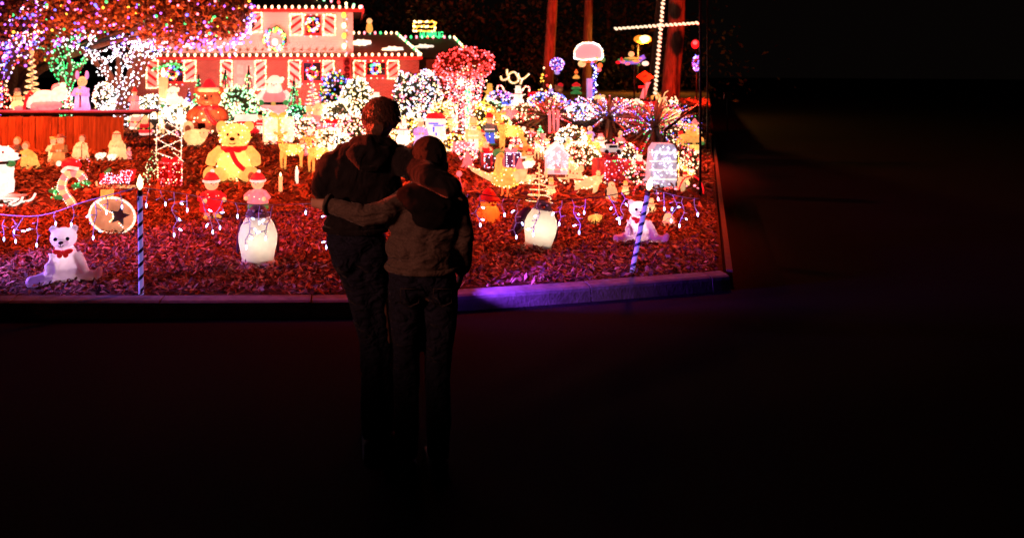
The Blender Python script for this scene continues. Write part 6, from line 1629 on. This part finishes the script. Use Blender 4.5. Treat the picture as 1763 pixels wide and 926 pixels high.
# ---- the shorter person
D2 = 3.38
def B(px, py, dy=0.0): return W(px, py, D2) + Vector((0, dy, 0))
br = Vector((B(735,0).x, D2, 0))
kid = thing('person', 'shorter person with cropped dark hair in a brown-grey hooded sweatshirt and jeans', 'person', br, group='people watching the lights')
hc2 = B(738, 273)
b = MB(); b.ell(hc2, (.080,.098,.105)); b.ell(hc2+Vector((0,.05,-.05)), (.055,.055,.06)); capsule(b, B(738,296,-.01), .052, B(738,330,-.01), .062); b.ell(hc2+Vector((0,.105,-.02)), (.016,.022,.02))
for s in (-1,1): b.ell(hc2+Vector((.085*s,-.005,-.035)), (.013,.024,.034), rot=(0,0,.4*s))
b.ell(B(738,375), (.17,.10,.18)); b.ell(B(735,430), (.17,.11,.13)); capsule(b, B(698,345), .05, B(785,345), .05)
limb(b, [B(786,348), B(799,405,-.02), B(796,465,.03)], [.05,.042,.032]); hand(b, B(796,462,.03), (-.05,.35,-.9), (1,0,0), 1.0, .35, 1)
hw = Vector(W(577,354,3.365)); limb(b, [B(692,345), W(645,371,3.33), hw], [.05,.042,.032]); hand(b, hw + Vector((-.005,0,0)), (-.9,.35,.05), (-.4,-.8,.2), .92, .62, -1)
b.ell(B(727,480), (.15,.11,.11))
for s, x in ((-1,700),(1,757)): limb(b, [B(x,500), B(x-2*s,625,.02), (B(x-2*s,0).x, D2, .09)], [.08,.055,.04]); capsule(b, (B(x-2*s,0).x, D2-.04, .05), .035, (B(x-2*s,0).x, D2+.13, .04), .032)
remesh(rel(b, br), 'body', SKINP, .014, kid, 2)
b = MB(); b.ell(B(736,385), (.188,.122,.17)); b.ell(B(727,428), (.190,.135,.11)); b.ell(B(727,452), (.182,.130,.045)); capsule(b, B(702,349), .074, B(780,349), .074); b.ell(B(732,338), (.14,.10,.085)); b.ell(B(690,372), (.085,.08,.10))
limb(b, [B(782,352), B(795,405,-.02), B(796,462,.03)], [.074,.062,.050])
limb(b, [B(695,350), W(662,366,3.325), W(630,371,3.325), W(600,363,3.335), W(568,353,3.37)], [.070,.062,.058,.050,.042])
remesh(rel(b, br), 'sweatshirt', SWEAT, .0105, kid, 3, wrinkle=.009, wscale=7.5, wst=(1.2,1,1.1))
b = MB(); b.ell(B(736,346,-.10), (.135,.06,.055), rot=(R(15),0,0)); b.ell(B(736,366,-.115), (.095,.04,.055)); b.ell(B(720,332,-.06), (.12,.07,.06)); b.tube(spline([B(700,334,-.02), B(712,322,-.06), B(738,318,-.085), B(764,322,-.06), B(778,334,-.02)],5), .034, seg=10)
remesh(rel(b, br), 'hood', DHOOD, .0095, kid, 3, wrinkle=.010, wscale=12)
b = MB().tube(circ((B(727,0).x, D2, B(0,459).z), .172, 24, 'xy'), .015, seg=6, closed=True); b.v = [(x, (y-D2)*.73+D2, z) for x,y,z in b.v]; rel(b, br).build('hem_band', SWEAT, kid)
b = MB().tube(circ((0,0,0), .044, 14, 'xy'), .010, seg=6, closed=True); M_ = Vector((-.85,.45,.1)).to_track_quat('Z','Y').to_matrix(); b.v = [tuple(M_ @ Vector(v) + W(566,352.5,3.372)) for v in b.v]; rel(b, br).build('cuff', SWEAT, kid)
b = MB(); b.ell(B(727,478), (.172,.130,.11)); b.ell(B(702,492,-.03), (.085,.10,.09)); b.ell(B(754,492,-.03), (.085,.10,.09))
for s, x in ((-1,698),(1,757)): limb(b, [B(x,496), B(x,560,.0), B(x-2*s,628,.02), (B(x-2*s,0).x, D2, .10)], [.094,.082,.068,.062])
remesh(rel(b, br), 'jeans', JEAN, .011, kid, 3, wrinkle=.010, wscale=9, wst=(1,1,.6))
b = MB()
for x0, x1 in ((686,716),(740,770)):
    q = [B(x0,482,-.137), B(x1,482,-.137), B(x1,505,-.137), B((x0+x1)/2,512,-.137), B(x0,505,-.137)]; b.tube(q, .0035, seg=4, closed=True)
rel(b, br).build('pocket', paint('jeans_stitch', (.035,.028,.03), .8), kid)
for s, x in ((-1,700),(1,757)):
    b = MB(); xx = B(x-2*s,0).x; capsule(b, (xx,D2-.05,.055), .045, (xx+.01*s,D2+.15,.045), .042); b.box((xx,D2+.05,.012), (.10,.30,.024)); remesh(rel(b, br), 'shoe', SHOE, .009, kid, 2)
b = MB(); b.ell(hc2+Vector((0,-.010,.016)), (.090,.106,.098)); b.ell(hc2+Vector((0,-.05,-.035)), (.072,.055,.055)); remesh(rel(b, br), 'hair', HAIRB, .007, kid, 2, wrinkle=.003, wscale=60)

bpy.data.scenes.remove(WORK)
